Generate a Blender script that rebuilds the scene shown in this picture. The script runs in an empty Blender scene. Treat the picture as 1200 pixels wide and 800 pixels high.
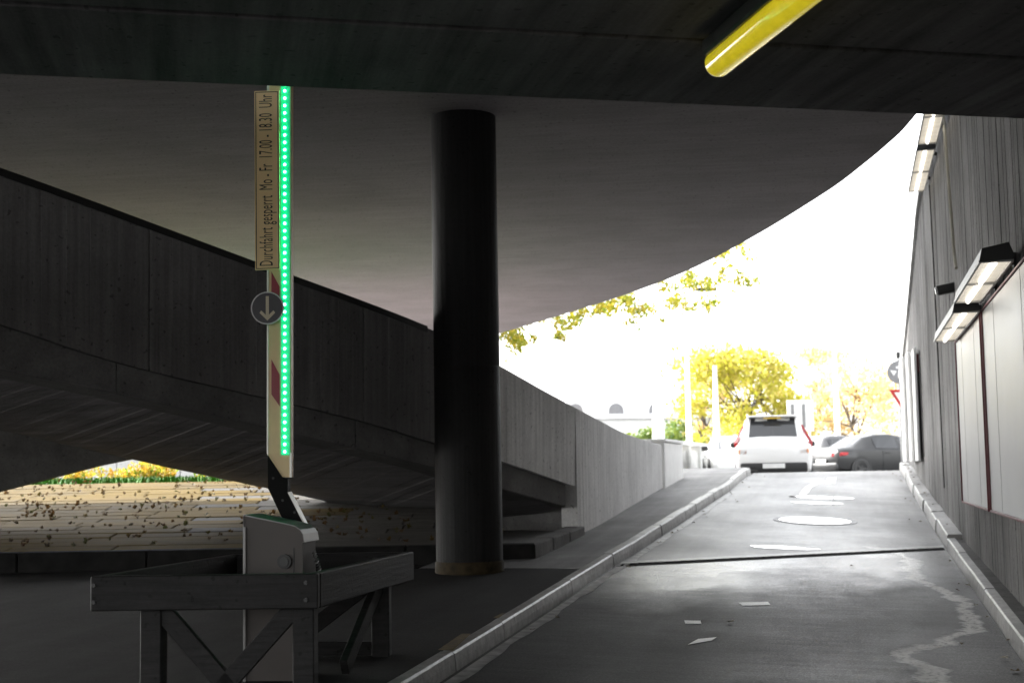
import bpy, bmesh, math, random
from mathutils import Vector, Matrix
random.seed(7)
R = math.radians
SC = bpy.context.scene
COL = SC.collection

# ------------------------------------------------------------------ camera
F = 1667.0                       # focal length in photograph pixels (50 mm on 36 mm, 1200 px wide)
PITCH, ROLL = R(5.25), R(1.0)
c_f = Vector((0, math.cos(PITCH), math.sin(PITCH)))
c_r0 = Vector((1, 0, 0)); c_u0 = Vector((0, -math.sin(PITCH), math.cos(PITCH)))
c_r = c_r0*math.cos(ROLL) - c_u0*math.sin(ROLL)
c_u = c_u0*math.cos(ROLL) + c_r0*math.sin(ROLL)
cam = bpy.data.cameras.new('camera'); cam.lens = 50; cam.sensor_width = 36
cam.clip_start = 0.05; cam.clip_end = 5000
cam.dof.use_dof = True; cam.dof.focus_distance = 9.0; cam.dof.aperture_fstop = 3.2
camo = bpy.data.objects.new('camera', cam); COL.objects.link(camo)
M3 = Matrix((c_r, c_u, -c_f)).transposed()
camo.matrix_world = M3.to_4x4()
SC.camera = camo

# ------------------------------------------------------------------ sky, sun, exposure
SUN_EL, SUN_AZ = R(34), R(-62)           # azimuth clockwise from the view direction (+Y)
w = bpy.data.worlds.new('World'); SC.world = w; w.use_nodes = True
nt = w.node_tree; nt.nodes.clear()
sky = nt.nodes.new('ShaderNodeTexSky'); sky.sky_type = 'NISHITA'; sky.sun_disc = False
sky.sun_elevation = SUN_EL; sky.sun_rotation = SUN_AZ; sky.dust_density = 3.0; sky.air_density = 1.2
hs = nt.nodes.new('ShaderNodeHueSaturation'); hs.inputs['Saturation'].default_value = 0.12
bg = nt.nodes.new('ShaderNodeBackground'); bg.inputs['Strength'].default_value = 0.15
wo = nt.nodes.new('ShaderNodeOutputWorld')
nt.links.new(sky.outputs[0], hs.inputs['Color']); nt.links.new(hs.outputs[0], bg.inputs['Color'])
nt.links.new(bg.outputs[0], wo.inputs['Surface'])
sl = bpy.data.lights.new('sun', 'SUN'); sl.energy = 2.0; sl.angle = R(1.2); sl.color = (1.0, 0.97, 0.92)
so = bpy.data.objects.new('sun', sl); COL.objects.link(so)
sd = Vector((math.sin(SUN_AZ)*math.cos(SUN_EL), math.cos(SUN_AZ)*math.cos(SUN_EL), math.sin(SUN_EL)))
so.rotation_euler = sd.to_track_quat('Z', 'Y').to_euler()
vs = SC.view_settings; vs.view_transform = 'Standard'; vs.look = 'None'; vs.gamma = 1.0
vs.exposure = 2.75
SC.cycles.use_denoising = True
SC.cycles.max_bounces = 10; SC.cycles.diffuse_bounces = 6
SC.cycles.sample_clamp_indirect = 8.0

# ------------------------------------------------------------------ measuring helpers
def ray(px, py):
    return c_r*((px-600)/F) - c_u*((py-400)/F) + c_f
def at(px, py, D):
    d = ray(px, py); return d*(D/d.y)
def on_z(px, py, z):
    d = ray(px, py); return d*(z/d.z)
RS, RC = math.sin(R(13.36)), math.cos(R(13.36))
def rv(u, v, z=0.0):             # road frame: u along the ramp, v across it (right positive)
    return Vector((u*RS + v*RC, u*RC - v*RS, z))
def uv_of(p):
    return p.x*RS + p.y*RC, p.x*RC - p.y*RS
def lerp(a, b, t): return a + (b-a)*t
def interp(xs, ys, x):
    if x <= xs[0]: return ys[0]
    for i in range(len(xs)-1):
        if x <= xs[i+1]:
            return lerp(ys[i], ys[i+1], (x-xs[i])/(xs[i+1]-xs[i]))
    return ys[-1]
def smooth_interp(xs, ys, x):    # monotone-ish cubic
    if x <= xs[0]: return ys[0]
    if x >= xs[-1]: return ys[-1]
    n = len(xs)
    for i in range(n-1):
        if x <= xs[i+1]: break
    def sl_(k):
        if k == 0: return (ys[1]-ys[0])/(xs[1]-xs[0])
        if k == n-1: return (ys[-1]-ys[-2])/(xs[-1]-xs[-2])
        return (ys[k+1]-ys[k-1])/(xs[k+1]-xs[k-1])
    h = xs[i+1]-xs[i]; t = (x-xs[i])/h
    h00 = 2*t**3-3*t**2+1; h10 = t**3-2*t**2+t; h01 = -2*t**3+3*t**2; h11 = t**3-t**2
    return h00*ys[i]+h10*h*sl_(i)+h01*ys[i+1]+h11*h*sl_(i+1)

ZQ = ([-30, 9, 15.0, 15.8, 16.6, 29.0, 31.0, 32.5, 36.0, 60], [-2.45, -1.235, -1.00, -0.965, -0.925, -0.165, -0.10, -0.12, -0.40, -0.42])
def road_z(u, v):
    vv = max(-2.4, min(1.0, v))
    fade = max(0.0, min(1.0, (34-u)/8.0))
    q = u - 0.81*(vv+0.7)*fade
    return interp(ZQ[0], ZQ[1], q)
def v_left(u): return interp([-30, 14.4, 24.5, 40], [-2.4, -2.4, -2.05, -2.0], u)
def v_right(u): return interp([-30, 17, 32], [1.0, 1.0, 0.93], u)
KH = 0.12
def floor_z(p):
    u, v = uv_of(p)
    z = road_z(u, -2.4) + KH
    t = max(0.0, min(1.0, (-2.9 - v)/0.6))
    return lerp(z, min(z, -0.86), t)

# ------------------------------------------------------------------ material helpers
MATS = {}
def newmat(name):
    m = bpy.data.materials.new(name); m.use_nodes = True
    nt = m.node_tree; b = nt.nodes['Principled BSDF']
    return m, nt, b
def plain(name, col, rough=0.5, metal=0.0, emit=None, es=0.0, spec=0.5, coat=0.0, var=0.12, vscale=6.0, alpha=None):
    if name in MATS: return MATS[name]
    m, nt, b = newmat(name)
    b.inputs['Roughness'].default_value = rough; b.inputs['Metallic'].default_value = metal
    b.inputs['Specular IOR Level'].default_value = spec
    if coat: b.inputs['Coat Weight'].default_value = coat; b.inputs['Coat Roughness'].default_value = 0.05
    if var:
        g = nt.nodes.new('ShaderNodeNewGeometry')
        n = nt.nodes.new('ShaderNodeTexNoise'); n.inputs['Scale'].default_value = vscale; n.inputs['Detail'].default_value = 6
        nt.links.new(g.outputs['Position'], n.inputs['Vector'])
        mr = nt.nodes.new('ShaderNodeMapRange'); mr.inputs[1].default_value = 0.3; mr.inputs[2].default_value = 0.7
        mr.inputs[3].default_value = 1-var; mr.inputs[4].default_value = 1+var
        nt.links.new(n.outputs['Fac'], mr.inputs[0])
        mx = nt.nodes.new('ShaderNodeVectorMath'); mx.operation = 'SCALE'
        mx.inputs[0].default_value = col[:3]
        nt.links.new(mr.outputs[0], mx.inputs['Scale']); nt.links.new(mx.outputs[0], b.inputs['Base Color'])
        rr = nt.nodes.new('ShaderNodeMapRange'); rr.inputs[3].default_value = max(0.02, rough-0.1*var*5); rr.inputs[4].default_value = min(1, rough+0.1*var*5)
        nt.links.new(n.outputs['Fac'], rr.inputs[0]); nt.links.new(rr.outputs[0], b.inputs['Roughness'])
    else:
        b.inputs['Base Color'].default_value = (*col[:3], 1)
    if emit: b.inputs['Emission Color'].default_value = (*emit, 1); b.inputs['Emission Strength'].default_value = es
    MATS[name] = m; return m
def mapped(nt, scale, rot=(0, 0, 0)):      # rotate first, then scale
    g = nt.nodes.new('ShaderNodeNewGeometry'); src = g.outputs['Position']
    if any(rot):
        r_ = nt.nodes.new('ShaderNodeMapping'); r_.inputs['Rotation'].default_value = rot
        nt.links.new(src, r_.inputs['Vector']); src = r_.outputs[0]
    mp = nt.nodes.new('ShaderNodeMapping'); mp.inputs['Scale'].default_value = scale
    nt.links.new(src, mp.inputs['Vector']); return mp.outputs[0]
def noise(nt, vec, scale=1.0, detail=5, rough=0.55):
    n = nt.nodes.new('ShaderNodeTexNoise'); n.inputs['Scale'].default_value = scale
    n.inputs['Detail'].default_value = detail; n.inputs['Roughness'].default_value = rough
    nt.links.new(vec, n.inputs['Vector']); return n.outputs['Fac']
def rng(nt, val, a, b, c, d):
    mr = nt.nodes.new('ShaderNodeMapRange'); mr.inputs[1].default_value = a; mr.inputs[2].default_value = b
    mr.inputs[3].default_value = c; mr.inputs[4].default_value = d
    nt.links.new(val, mr.inputs[0]); return mr.outputs[0]
def mth(nt, op, a, b):
    m = nt.nodes.new('ShaderNodeMath'); m.operation = op
    for i, x in enumerate((a, b)):
        if isinstance(x, (int, float)): m.inputs[i].default_value = x
        else: nt.links.new(x, m.inputs[i])
    return m.outputs[0]
def mixc(nt, fac, a, b):
    m = nt.nodes.new('ShaderNodeMix'); m.data_type = 'RGBA'
    nt.links.new(fac, m.inputs[0]) if not isinstance(fac, (int, float)) else m.inputs[0].__setattr__('default_value', fac)
    for i, x in ((6, a), (7, b)):
        if isinstance(x, (tuple, list)): m.inputs[i].default_value = (*x[:3], 1)
        else: nt.links.new(x, m.inputs[i])
    return m.outputs[2]
def scalec(nt, col, fac):
    s = nt.nodes.new('ShaderNodeVectorMath'); s.operation = 'SCALE'
    if isinstance(col, (tuple, list)): s.inputs[0].default_value = col[:3]
    else: nt.links.new(col, s.inputs[0])
    nt.links.new(fac, s.inputs['Scale']); return s.outputs[0]
def bump(nt, b, h, strength=0.3, dist=0.01):
    n = nt.nodes.new('ShaderNodeBump'); n.inputs['Strength'].default_value = strength; n.inputs['Distance'].default_value = dist
    nt.links.new(h, n.inputs['Height']); nt.links.new(n.outputs[0], b.inputs['Normal'])
def concrete(name, base, streak=(14, 14, 0.7), rot=(0, 0, 0), amount=0.35, stain=0.4, rough=0.85, bstr=0.4, fine=40.0, spec=0.3):
    if name in MATS: return MATS[name]
    m, nt, b = newmat(name)
    st = noise(nt, mapped(nt, streak, rot), 1.0, 6, 0.6)
    bl = noise(nt, mapped(nt, (0.8, 0.8, 0.8)), 1.0, 5, 0.6)
    fi = noise(nt, mapped(nt, (fine,)*3), 1.0, 3, 0.6)
    pores = rng(nt, noise(nt, mapped(nt, (23, 23, 23)), 1.0, 1, 0.4), 0.70, 0.74, 1.0, 0.55)
    f = mth(nt, 'MULTIPLY', rng(nt, st, 0.28, 0.72, 1-amount, 1+amount), rng(nt, bl, 0.3, 0.7, 1-stain, 1+stain*0.7))
    f = mth(nt, 'MULTIPLY', f, rng(nt, fi, 0.3, 0.7, 0.88, 1.1)); f = mth(nt, 'MULTIPLY', f, pores)
    nt.links.new(scalec(nt, base, f), b.inputs['Base Color'])
    b.inputs['Roughness'].default_value = rough; b.inputs['Specular IOR Level'].default_value = spec
    h = mth(nt, 'ADD', mth(nt, 'MULTIPLY', st, 1.0), mth(nt, 'MULTIPLY', fi, 0.35)); h = mth(nt, 'ADD', h, mth(nt, 'MULTIPLY', pores, 0.5))
    bump(nt, b, h, bstr, 0.012)
    MATS[name] = m; return m
def asphalt(name, base, r0=0.35, r1=0.6, spec=0.5):
    if name in MATS: return MATS[name]
    m, nt, b = newmat(name); b.inputs['Specular IOR Level'].default_value = spec
    big = noise(nt, mapped(nt, (0.7, 0.7, 0.7)), 1.0, 6, 0.6)
    trk = mth(nt, 'ADD', mth(nt, 'MULTIPLY', noise(nt, mapped(nt, (0.5, 0.32, 1.0), (0, 0, R(13.4))), 1.0, 6, 0.6), 0.75), mth(nt, 'MULTIPLY', noise(nt, mapped(nt, (1.2, 14.0, 1.0), (0, 0, R(13.4))), 1.0, 5, 0.6), 0.25))
    trk2 = noise(nt, mapped(nt, (4.0, 0.25, 1.0), (0, 0, R(13.4))), 1.0, 5, 0.6)
    gr = noise(nt, mapped(nt, (70, 70, 70)), 1.0, 3, 0.75)
    sp = noise(nt, mapped(nt, (30, 30, 30)), 1.0, 2, 0.7)
    f = mth(nt, 'MULTIPLY', rng(nt, big, 0.3, 0.7, 0.65, 1.35), rng(nt, gr, 0.3, 0.7, 0.7, 1.35))
    f = mth(nt, 'MULTIPLY', f, rng(nt, trk2, 0.3, 0.7, 0.8, 1.25))
    f = mth(nt, 'MULTIPLY', f, rng(nt, sp, 0.66, 0.75, 1.0, 1.9))
    nt.links.new(scalec(nt, base, f), b.inputs['Base Color'])
    rr = mth(nt, 'ADD', rng(nt, trk, 0.3, 0.7, r0, r1), rng(nt, gr, 0.3, 0.7, -0.16, 0.16))
    nt.links.new(rr, b.inputs['Roughness'])
    h = mth(nt, 'ADD', gr, mth(nt, 'MULTIPLY', sp, 0.6)); bump(nt, b, h, 0.40, 0.005)
    MATS[name] = m; return m

# ------------------------------------------------------------------ mesh helpers
def bm_new(): return bmesh.new()
def box(bm, c, s, rot=None, bevel=0.0, seg=1):
    r = bmesh.ops.create_cube(bm, size=1.0); vs_ = r['verts']
    bmesh.ops.scale(bm, vec=s, verts=vs_)
    if rot is not None: bmesh.ops.rotate(bm, cent=(0, 0, 0), matrix=rot, verts=vs_)
    bmesh.ops.translate(bm, vec=c, verts=vs_)
    if bevel:
        es = list({e for v in vs_ for e in v.link_edges})
        bmesh.ops.bevel(bm, geom=es, offset=bevel, segments=seg, affect='EDGES', profile=0.5)
    return bm
def beam(bm, a, b, wdt, hgt, up=Vector((0, 0, 1)), bevel=0.0, seg=1):
    a, b = Vector(a), Vector(b); d = b-a; L = d.length; d.normalize()
    s = d.cross(up)
    if s.length < 1e-4: s = d.cross(Vector((1, 0, 0)))
    s.normalize(); u2 = s.cross(d)
    rot = Matrix((s, d, u2)).transposed()
    return box(bm, (a+b)/2, (wdt, L, hgt), rot, bevel, seg)
def tube(bm, pts, rad, n=10, caps=True):
    pts = [Vector(p) for p in pts]; rings = []
    rads = rad if isinstance(rad, (list, tuple)) else [rad]*len(pts)
    ref = Vector((0.3, 0.2, 1)).normalized()
    for i, p in enumerate(pts):
        d = (pts[min(i+1, len(pts)-1)] - pts[max(i-1, 0)]).normalized()
        s = d.cross(ref)
        if s.length < 1e-3: s = d.cross(Vector((1, 0, 0)))
        s.normalize(); t = d.cross(s)
        rings.append([bm.verts.new(p + (s*math.cos(2*math.pi*k/n) + t*math.sin(2*math.pi*k/n))*rads[i]) for k in range(n)])
    for a, b in zip(rings, rings[1:]):
        for k in range(n): bm.faces.new((a[k], a[(k+1) % n], b[(k+1) % n], b[k]))
    if caps:
        bm.faces.new(rings[0][::-1]); bm.faces.new(rings[-1])
    return bm
def lathe(bm, prof, n=24, M=None, closed=False):
    rings = []
    for r, z in prof:
        rings.append([bm.verts.new((M @ Vector((r*math.cos(2*math.pi*k/n), r*math.sin(2*math.pi*k/n), z))) if M else (r*math.cos(2*math.pi*k/n), r*math.sin(2*math.pi*k/n), z)) for k in range(n)])
    pairs = list(zip(rings, rings[1:])) + ([(rings[-1], rings[0])] if closed else [])
    for a, b in pairs:
        for k in range(n): bm.faces.new((a[k], a[(k+1) % n], b[(k+1) % n], b[k]))
    if not closed:
        bm.faces.new(rings[0][::-1]); bm.faces.new(rings[-1])
    return bm
def prism(bm, poly, thick, M):   # polygon in local xy, extruded along local z by thick; M 4x4
    a = [bm.verts.new(M @ Vector((x, y, 0))) for x, y in poly]
    b = [bm.verts.new(M @ Vector((x, y, thick))) for x, y in poly]
    n = len(poly)
    bm.faces.new(a[::-1]); bm.faces.new(b)
    for k in range(n): bm.faces.new((a[k], a[(k+1) % n], b[(k+1) % n], b[k]))
    return bm
def loft(bm, rows, closed=False):
    vr = [[bm.verts.new(p) for p in r] for r in rows]
    for a, b in zip(vr, vr[1:]):
        n = len(a)
        for k in range(n if closed else n-1): bm.faces.new((a[k], a[(k+1) % n], b[(k+1) % n], b[k]))
    return vr
def put(name, bm, mat, parent=None, world=False, smooth=None):
    bmesh.ops.recalc_face_normals(bm, faces=bm.faces)
    me = bpy.data.meshes.new(name)
    if world and parent is not None:
        off = parent.location if parent.parent is None else parent.location + parent.parent.location
        bmesh.ops.translate(bm, vec=-off, verts=bm.verts)
    bm.to_mesh(me); bm.free()
    if smooth is not None:
        me.shade_smooth(); me.set_sharp_from_angle(angle=R(smooth))
    me.materials.append(mat)
    o = bpy.data.objects.new(name, me); COL.objects.link(o)
    if parent is not None: o.parent = parent
    return o
def put_flat(name, verts, faces, mat, parent=None, smooth=False):
    me = bpy.data.meshes.new(name); me.from_pydata([tuple(v) for v in verts], [], faces); me.update()
    if smooth: me.shade_smooth()
    me.materials.append(mat); o = bpy.data.objects.new(name, me); COL.objects.link(o)
    if parent is not None: o.parent = parent
    return o
def tag(o, label=None, cat=None, group=None, kind=None):
    if label: o['label'] = label
    if cat: o['category'] = cat
    if group: o['group'] = group
    if kind: o['kind'] = kind
    return o
def thing(name, label, cat, loc=(0, 0, 0), rotz=0.0, group=None):
    o = bpy.data.objects.new(name, None); COL.objects.link(o); o.empty_display_size = 0.2
    o.location = loc; o.rotation_euler = (0, 0, rotz)
    return tag(o, label, cat, group)
def dup_tree(o, parent=None):
    c = o.copy(); COL.objects.link(c)
    if parent is not None: c.parent = parent
    for ch in list(o.children): dup_tree(ch, c)
    return c

# ------------------------------------------------------------------ materials
m_ground = asphalt('dark_ground', (0.05, 0.05, 0.05), 0.6, 0.8)
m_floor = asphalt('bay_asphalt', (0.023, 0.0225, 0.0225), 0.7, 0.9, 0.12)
m_street = asphalt('street_asphalt', (0.09, 0.09, 0.09), 0.6, 0.8)
m_pave = asphalt('pavement_asphalt', (0.19, 0.188, 0.187), 0.55, 0.8)
m_soffit = concrete('soffit_concrete', (0.226, 0.208, 0.221), (1.6, 13.0, 1.0), (0, 0, R(8)), 0.11, 0.13, 0.9, 0.35, 30.0)
m_para = concrete('parapet_concrete', (0.155, 0.150, 0.149), (16, 16, 0.5), (0, 0, 0), 0.28, 0.30, 0.88, 0.5)
m_para_skylit = concrete('skylit_parapet_concrete', (0.70, 0.695, 0.69), (16, 16, 0.5), (0, 0, 0), 0.20, 0.22, 0.85, 0.4)  # lit copy of the parapet concrete, sky light painted into its colour
m_band = concrete('slab_edge_concrete', (0.145, 0.142, 0.14), (5, 5, 5), (0, 0, 0), 0.2, 0.35, 0.9, 0.4)
m_rampsoff = concrete('ramp_soffit_concrete', (0.22, 0.212, 0.216), (11, 0.8, 1.0), (0, 0, R(131)), 0.3, 0.2, 0.9, 0.5)
m_wall = concrete('wall_concrete', (0.20, 0.197, 0.195), (20, 20, 0.45), (0, 0, 0), 0.30, 0.40, 0.88, 0.55)
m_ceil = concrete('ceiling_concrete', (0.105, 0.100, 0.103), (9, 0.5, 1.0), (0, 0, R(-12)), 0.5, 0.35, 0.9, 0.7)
m_kerb = concrete('kerb_granite', (0.40, 0.398, 0.394), (12, 12, 12), (0, 0, 0), 0.3, 0.35, 0.38, 0.5, 90)
m_column = concrete('column_dark_paint', (0.016, 0.0157, 0.0157), (30, 30, 0.6), (0, 0, 0), 0.35, 0.3, 0.6, 0.4, 40.0, 0.15)
m_ochre = plain('ochre_paint', (0.034, 0.025, 0.013), 0.8, spec=0.15, var=0.6, vscale=14)
m_black = plain('black_metal', (0.012, 0.012, 0.012), 0.45)
m_void = plain('dark_earth', (0.02, 0.019, 0.018), 0.95)
m_steel = plain('galvanised_steel', (0.30, 0.30, 0.30), 0.42, 0.85, var=0.25, vscale=18)
m_dsteel = plain('dull_steel', (0.06, 0.06, 0.06), 0.5, 0.6)
m_white = plain('white_paint', (0.78, 0.78, 0.77), 0.5, var=0.06)
m_red = plain('dark_red_paint', (0.11, 0.008, 0.014), 0.5)

# road surface: asphalt with wet sheen, lime-water stain along the right kerb
def big_n(nt): return noise(nt, mapped(nt, (0.9, 0.5, 0.9), (0, 0, R(13.4))), 1.0, 5, 0.6)
def road_mat():
    m = asphalt('ramp_asphalt', (0.030, 0.0298, 0.0295), 0.46, 0.76, 0.5)
    nt = m.node_tree; b = nt.nodes['Principled BSDF']
    old = b.inputs['Base Color'].links[0].from_socket
    # distance from a meandering lime stain, in the road frame
    g = nt.nodes.new('ShaderNodeNewGeometry'); mp = nt.nodes.new('ShaderNodeMapping')
    mp.inputs['Rotation'].default_value = (0, 0, R(13.36))
    nt.links.new(g.outputs['Position'], mp.inputs['Vector'])
    sx = nt.nodes.new('ShaderNodeSeparateXYZ'); nt.links.new(mp.outputs[0], sx.inputs[0])
    wob = noise(nt, mapped(nt, (2.6, 2.6, 2.6)), 1.0, 6, 0.65)
    cv = nt.nodes.new('ShaderNodeFloatCurve')
    tt = rng(nt, sx.outputs['Y'], 7.0, 17.0, 0.0, 1.0)
    nt.links.new(tt, cv.inputs['Value'])
    pts = [(0.0, 0.62), (0.182, 0.437), (0.224, 0.385), (0.277, 0.266), (0.316, 0.458), (0.37, 0.66), (0.438, 0.817), (0.559, 0.824), (0.643, 0.7), (0.703, 0.581), (0.897, 0.512), (0.957, 0.424), (1.0, 0.2)]
    cm = cv.mapping.curves[0]
    cm.points[0].location = pts[0]; cm.points[1].location = pts[-1]
    for p in pts[1:-1]: cm.points.new(*p)
    cv.mapping.update()
    ctr = mth(nt, 'ADD', cv.outputs[0], rng(nt, wob, 0.2, 0.8, -0.10, 0.10))
    dist = mth(nt, 'ABSOLUTE', mth(nt, 'SUBTRACT', sx.outputs['X'], ctr), 0)
    wid = rng(nt, noise(nt, mapped(nt, (2.2, 2.2, 2.2)), 1.0, 4, 0.6), 0.3, 0.7, 0.025, 0.12)
    line = rng(nt, mth(nt, 'SUBTRACT', dist, wid), -0.03, 0.015, 1.0, 0.0)
    spk = rng(nt, noise(nt, mapped(nt, (28, 28, 28)), 1.0, 3, 0.6), 0.36, 0.50, 0.30, 1.0)
    rgt = rng(nt, sx.outputs['Y'], 17.0, 17.5, 1.0, 0.0)
    line = mth(nt, 'MULTIPLY', mth(nt, 'MULTIPLY', line, spk), rgt)
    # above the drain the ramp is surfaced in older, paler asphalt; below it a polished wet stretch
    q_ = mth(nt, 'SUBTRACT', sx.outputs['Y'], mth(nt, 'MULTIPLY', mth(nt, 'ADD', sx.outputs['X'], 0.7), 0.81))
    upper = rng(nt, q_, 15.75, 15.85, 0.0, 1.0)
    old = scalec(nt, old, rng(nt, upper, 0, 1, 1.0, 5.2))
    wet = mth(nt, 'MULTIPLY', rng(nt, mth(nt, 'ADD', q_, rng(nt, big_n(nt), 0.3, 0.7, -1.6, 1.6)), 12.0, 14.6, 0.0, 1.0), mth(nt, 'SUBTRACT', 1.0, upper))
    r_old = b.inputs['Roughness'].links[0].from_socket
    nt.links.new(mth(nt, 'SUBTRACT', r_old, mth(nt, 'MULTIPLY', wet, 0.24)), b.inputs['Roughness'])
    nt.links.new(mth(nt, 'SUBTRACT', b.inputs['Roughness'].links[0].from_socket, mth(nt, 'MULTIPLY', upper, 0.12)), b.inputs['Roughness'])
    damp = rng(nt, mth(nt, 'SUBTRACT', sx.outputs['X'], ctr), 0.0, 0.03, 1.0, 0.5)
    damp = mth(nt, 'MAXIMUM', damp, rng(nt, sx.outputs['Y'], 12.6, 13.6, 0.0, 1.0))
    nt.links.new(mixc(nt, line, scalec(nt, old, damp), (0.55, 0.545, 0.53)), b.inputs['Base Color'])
    return m
m_road = road_mat()

# ------------------------------------------------------------------ setting: ground, road, pavement
def grid_sheet(name, us, vs_, zf, mat, kind='structure', smooth=True):
    verts = []; faces = []
    for u in us:
        for v in (vs_(u) if callable(vs_) else vs_):
            verts.append(rv(u, v, zf(u, v)))
    n = len(vs_(us[0]) if callable(vs_) else vs_)
    for i in range(len(us)-1):
        for k in range(n-1):
            a = i*n+k; faces.append((a, a+1, a+n+1, a+n))
    o = put_flat(name, verts, faces, mat, smooth=smooth)
    return tag(o, kind=kind)
def gz(u, v):
    return interp([-40, -16, 8, 15, 21, 24, 60, 3000], [-2.6, -2.25, -1.75, -1.3, -1.3, -0.6, -0.62, -0.62], u)
grid_sheet('ground', [-60, -40, -16, 0, 8, 12, 15, 18, 21, 24, 30, 40, 60, 120, 400, 3000], [-1500, -300, -80, -30, -12, -6, -3, 0, 3, 12, 40, 120, 400, 1500], gz, m_ground)

us = [-20+0.5*i for i in range(0, 112)]
grid_sheet('road', us, lambda u: [lerp(v_left(u), v_right(u), k/14) for k in range(15)], road_z, m_road)
street_us = [31.5, 33, 34.5, 36, 40, 46, 54, 70, 110]
grid_sheet('street', street_us, [-60, -30, -12, -7, -4.2, -2, 0, 1.5, 6, 14, 40], lambda u, v: interp([31.5, 33, 36, 120], [-0.30, -0.33, -0.412, -0.43], u), m_street)
# left pavement rising with the ramp, between kerb and wall
KW = 0.10
def pav_rows(u):
    a = v_left(u) - KW
    return [a - 1.6, a-1.0, a-0.5, a]
grid_sheet('pavement', [13.2+0.4*i for i in range(51)], pav_rows, lambda u, v: road_z(u, -2.4)+KH-0.004, m_pave)
# floor of the barrier bay
fl_u = [-20+1.0*i for i in range(33)] + [12.5, 13.2]
fl_u = sorted(set(fl_u))
fl_u = [u for u in fl_u if u <= 13.2]
def fz(u, v): return road_z(u, -2.4) + KH - 0.006
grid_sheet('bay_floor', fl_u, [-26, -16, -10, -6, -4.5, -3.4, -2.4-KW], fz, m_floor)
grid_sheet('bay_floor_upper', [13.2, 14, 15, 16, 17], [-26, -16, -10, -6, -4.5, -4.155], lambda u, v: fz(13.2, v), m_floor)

# kerbs: stone by stone
def kerb_line(name, u0, u1, L, vf, side, topw, hgt, mat, wob=0.004):
    root = thing(name, None, None, rv(u0, vf(u0), road_z(u0, vf(u0)))); tag(root, kind='structure')
    u = u0; k = 0
    while u < u1-0.05:
        e = min(u+L, u1); g = 0.006
        bm = bm_new(); rows = []
        j = random.uniform(-wob, wob); jz = random.uniform(-wob, wob)
        n = 3
        for i in range(n+1):
            uu = lerp(u+g, e-g, i/n); v = vf(uu); z = road_z(uu, v)
            va = v + side*(0.02)+j; vb = v + side*(topw)+j; zt = z+hgt+jz; zb = z-0.15
            if side > 0: zt = road_z(uu, v)+hgt+jz
            sec = [rv(uu, v+j, zb), rv(uu, v+j+side*0.010, z+hgt*0.45), rv(uu, va-side*0.002, zt-0.014), rv(uu, va+side*0.010, zt-0.002), rv(uu, vb, zt), rv(uu, vb, zb)]
            rows.append(sec)
        vr = loft(bm, rows, closed=True)
        bm.faces.new(vr[0]); bm.faces.new(vr[-1][::-1])
        put('kerb_stone', bm, mat, root, world=True)
        u = e; k += 1
    return root
kerb_line('kerb', -4, 14.45, 1.25, v_left, -1, KW, KH, m_kerb)
kerb_line('kerb', 14.45, 29.5, 1.0, v_left, -1, KW+0.02, KH+0.008, m_kerb, 0.006)
kerb_line('kerb', -4, 17.2, 1.5, v_right, 1, 0.10, 0.13, m_kerb)
kerb_line('kerb', 17.2, 31.5, 1.0, v_right, 1, 0.19, 0.16, m_kerb, 0.012)

bm = bm_new(); loft(bm, [[rv(u_, v_right(u_)+0.09, road_z(u_, 1.0)+0.118), rv(u_, 1.30, road_z(u_, 1.0)+0.118)] for u_ in [-6+1.0*i for i in range(40)]])
tag(put('wall_footing', bm, m_band), kind='structure')
# road markings and small road things, draped on the ramp
def drape(name, polyuv, mat, lift=0.004, sub=None):
    bm = bm_new()
    vs_ = [bm.verts.new(rv(u, v, 0)) for u, v in polyuv]
    f = bm.faces.new(vs_)
    bm.normal_update(); bmesh.ops.triangulate(bm, faces=[f])
    if sub:
        for _ in range(sub): bmesh.ops.subdivide_edges(bm, edges=bm.edges, cuts=1, use_grid_fill=True)
    for v in bm.verts:
        u_, v_ = uv_of(v.co); v.co.z = road_z(u_, v_) + lift
    return put(name, bm, mat)
def uv_px(px, py):               # pixel on the ramp surface -> (u, v), by marching
    d = ray(px, py); lo, hi = 4.0, 60.0
    D = lo
    while D < hi:
        p = d*(D/d.y); u, v = uv_of(p)
        if p.z <= road_z(u, v): return u, v
        D += 0.02
    return uv_of(d*(30/d.y))
m_mark = plain('road_marking_paint', (0.85, 0.85, 0.83), 0.5, var=0.12, vscale=20)
tag(drape('road_marking', [uv_px(*p) for p in ((866, 706.5), (900, 705.5), (903, 709), (870, 710))], m_mark), 'short thin white paint dash highest of the three on the ramp', 'road marking', 'paint dashes on the ramp')
tag(drape('road_marking', [uv_px(*p) for p in ((802, 727.5), (821, 727.5), (822, 731), (803, 731))], m_mark), 'small white paint dash in the middle of the ramp marks', 'road marking', 'paint dashes on the ramp')
tag(drape('road_marking', [uv_px(*p) for p in ((818, 749), (840, 747), (834, 751), (806, 756))], m_mark), 'white slanted paint fleck nearest the camera on the ramp', 'road marking', 'paint dashes on the ramp')
arrow_px = [(936, 580), (942, 572), (950, 567), (962, 563.8), (969, 562.8), (969, 560.4), (980, 559.2), (979, 566.5), (968, 567.2), (968, 565.4), (960, 567), (952, 571), (946, 579.5)]
tag(drape('turn_arrow', [uv_px(*p) for p in arrow_px], m_mark, 0.006), 'white painted right turn arrow near the crest of the ramp', 'road marking')

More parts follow.
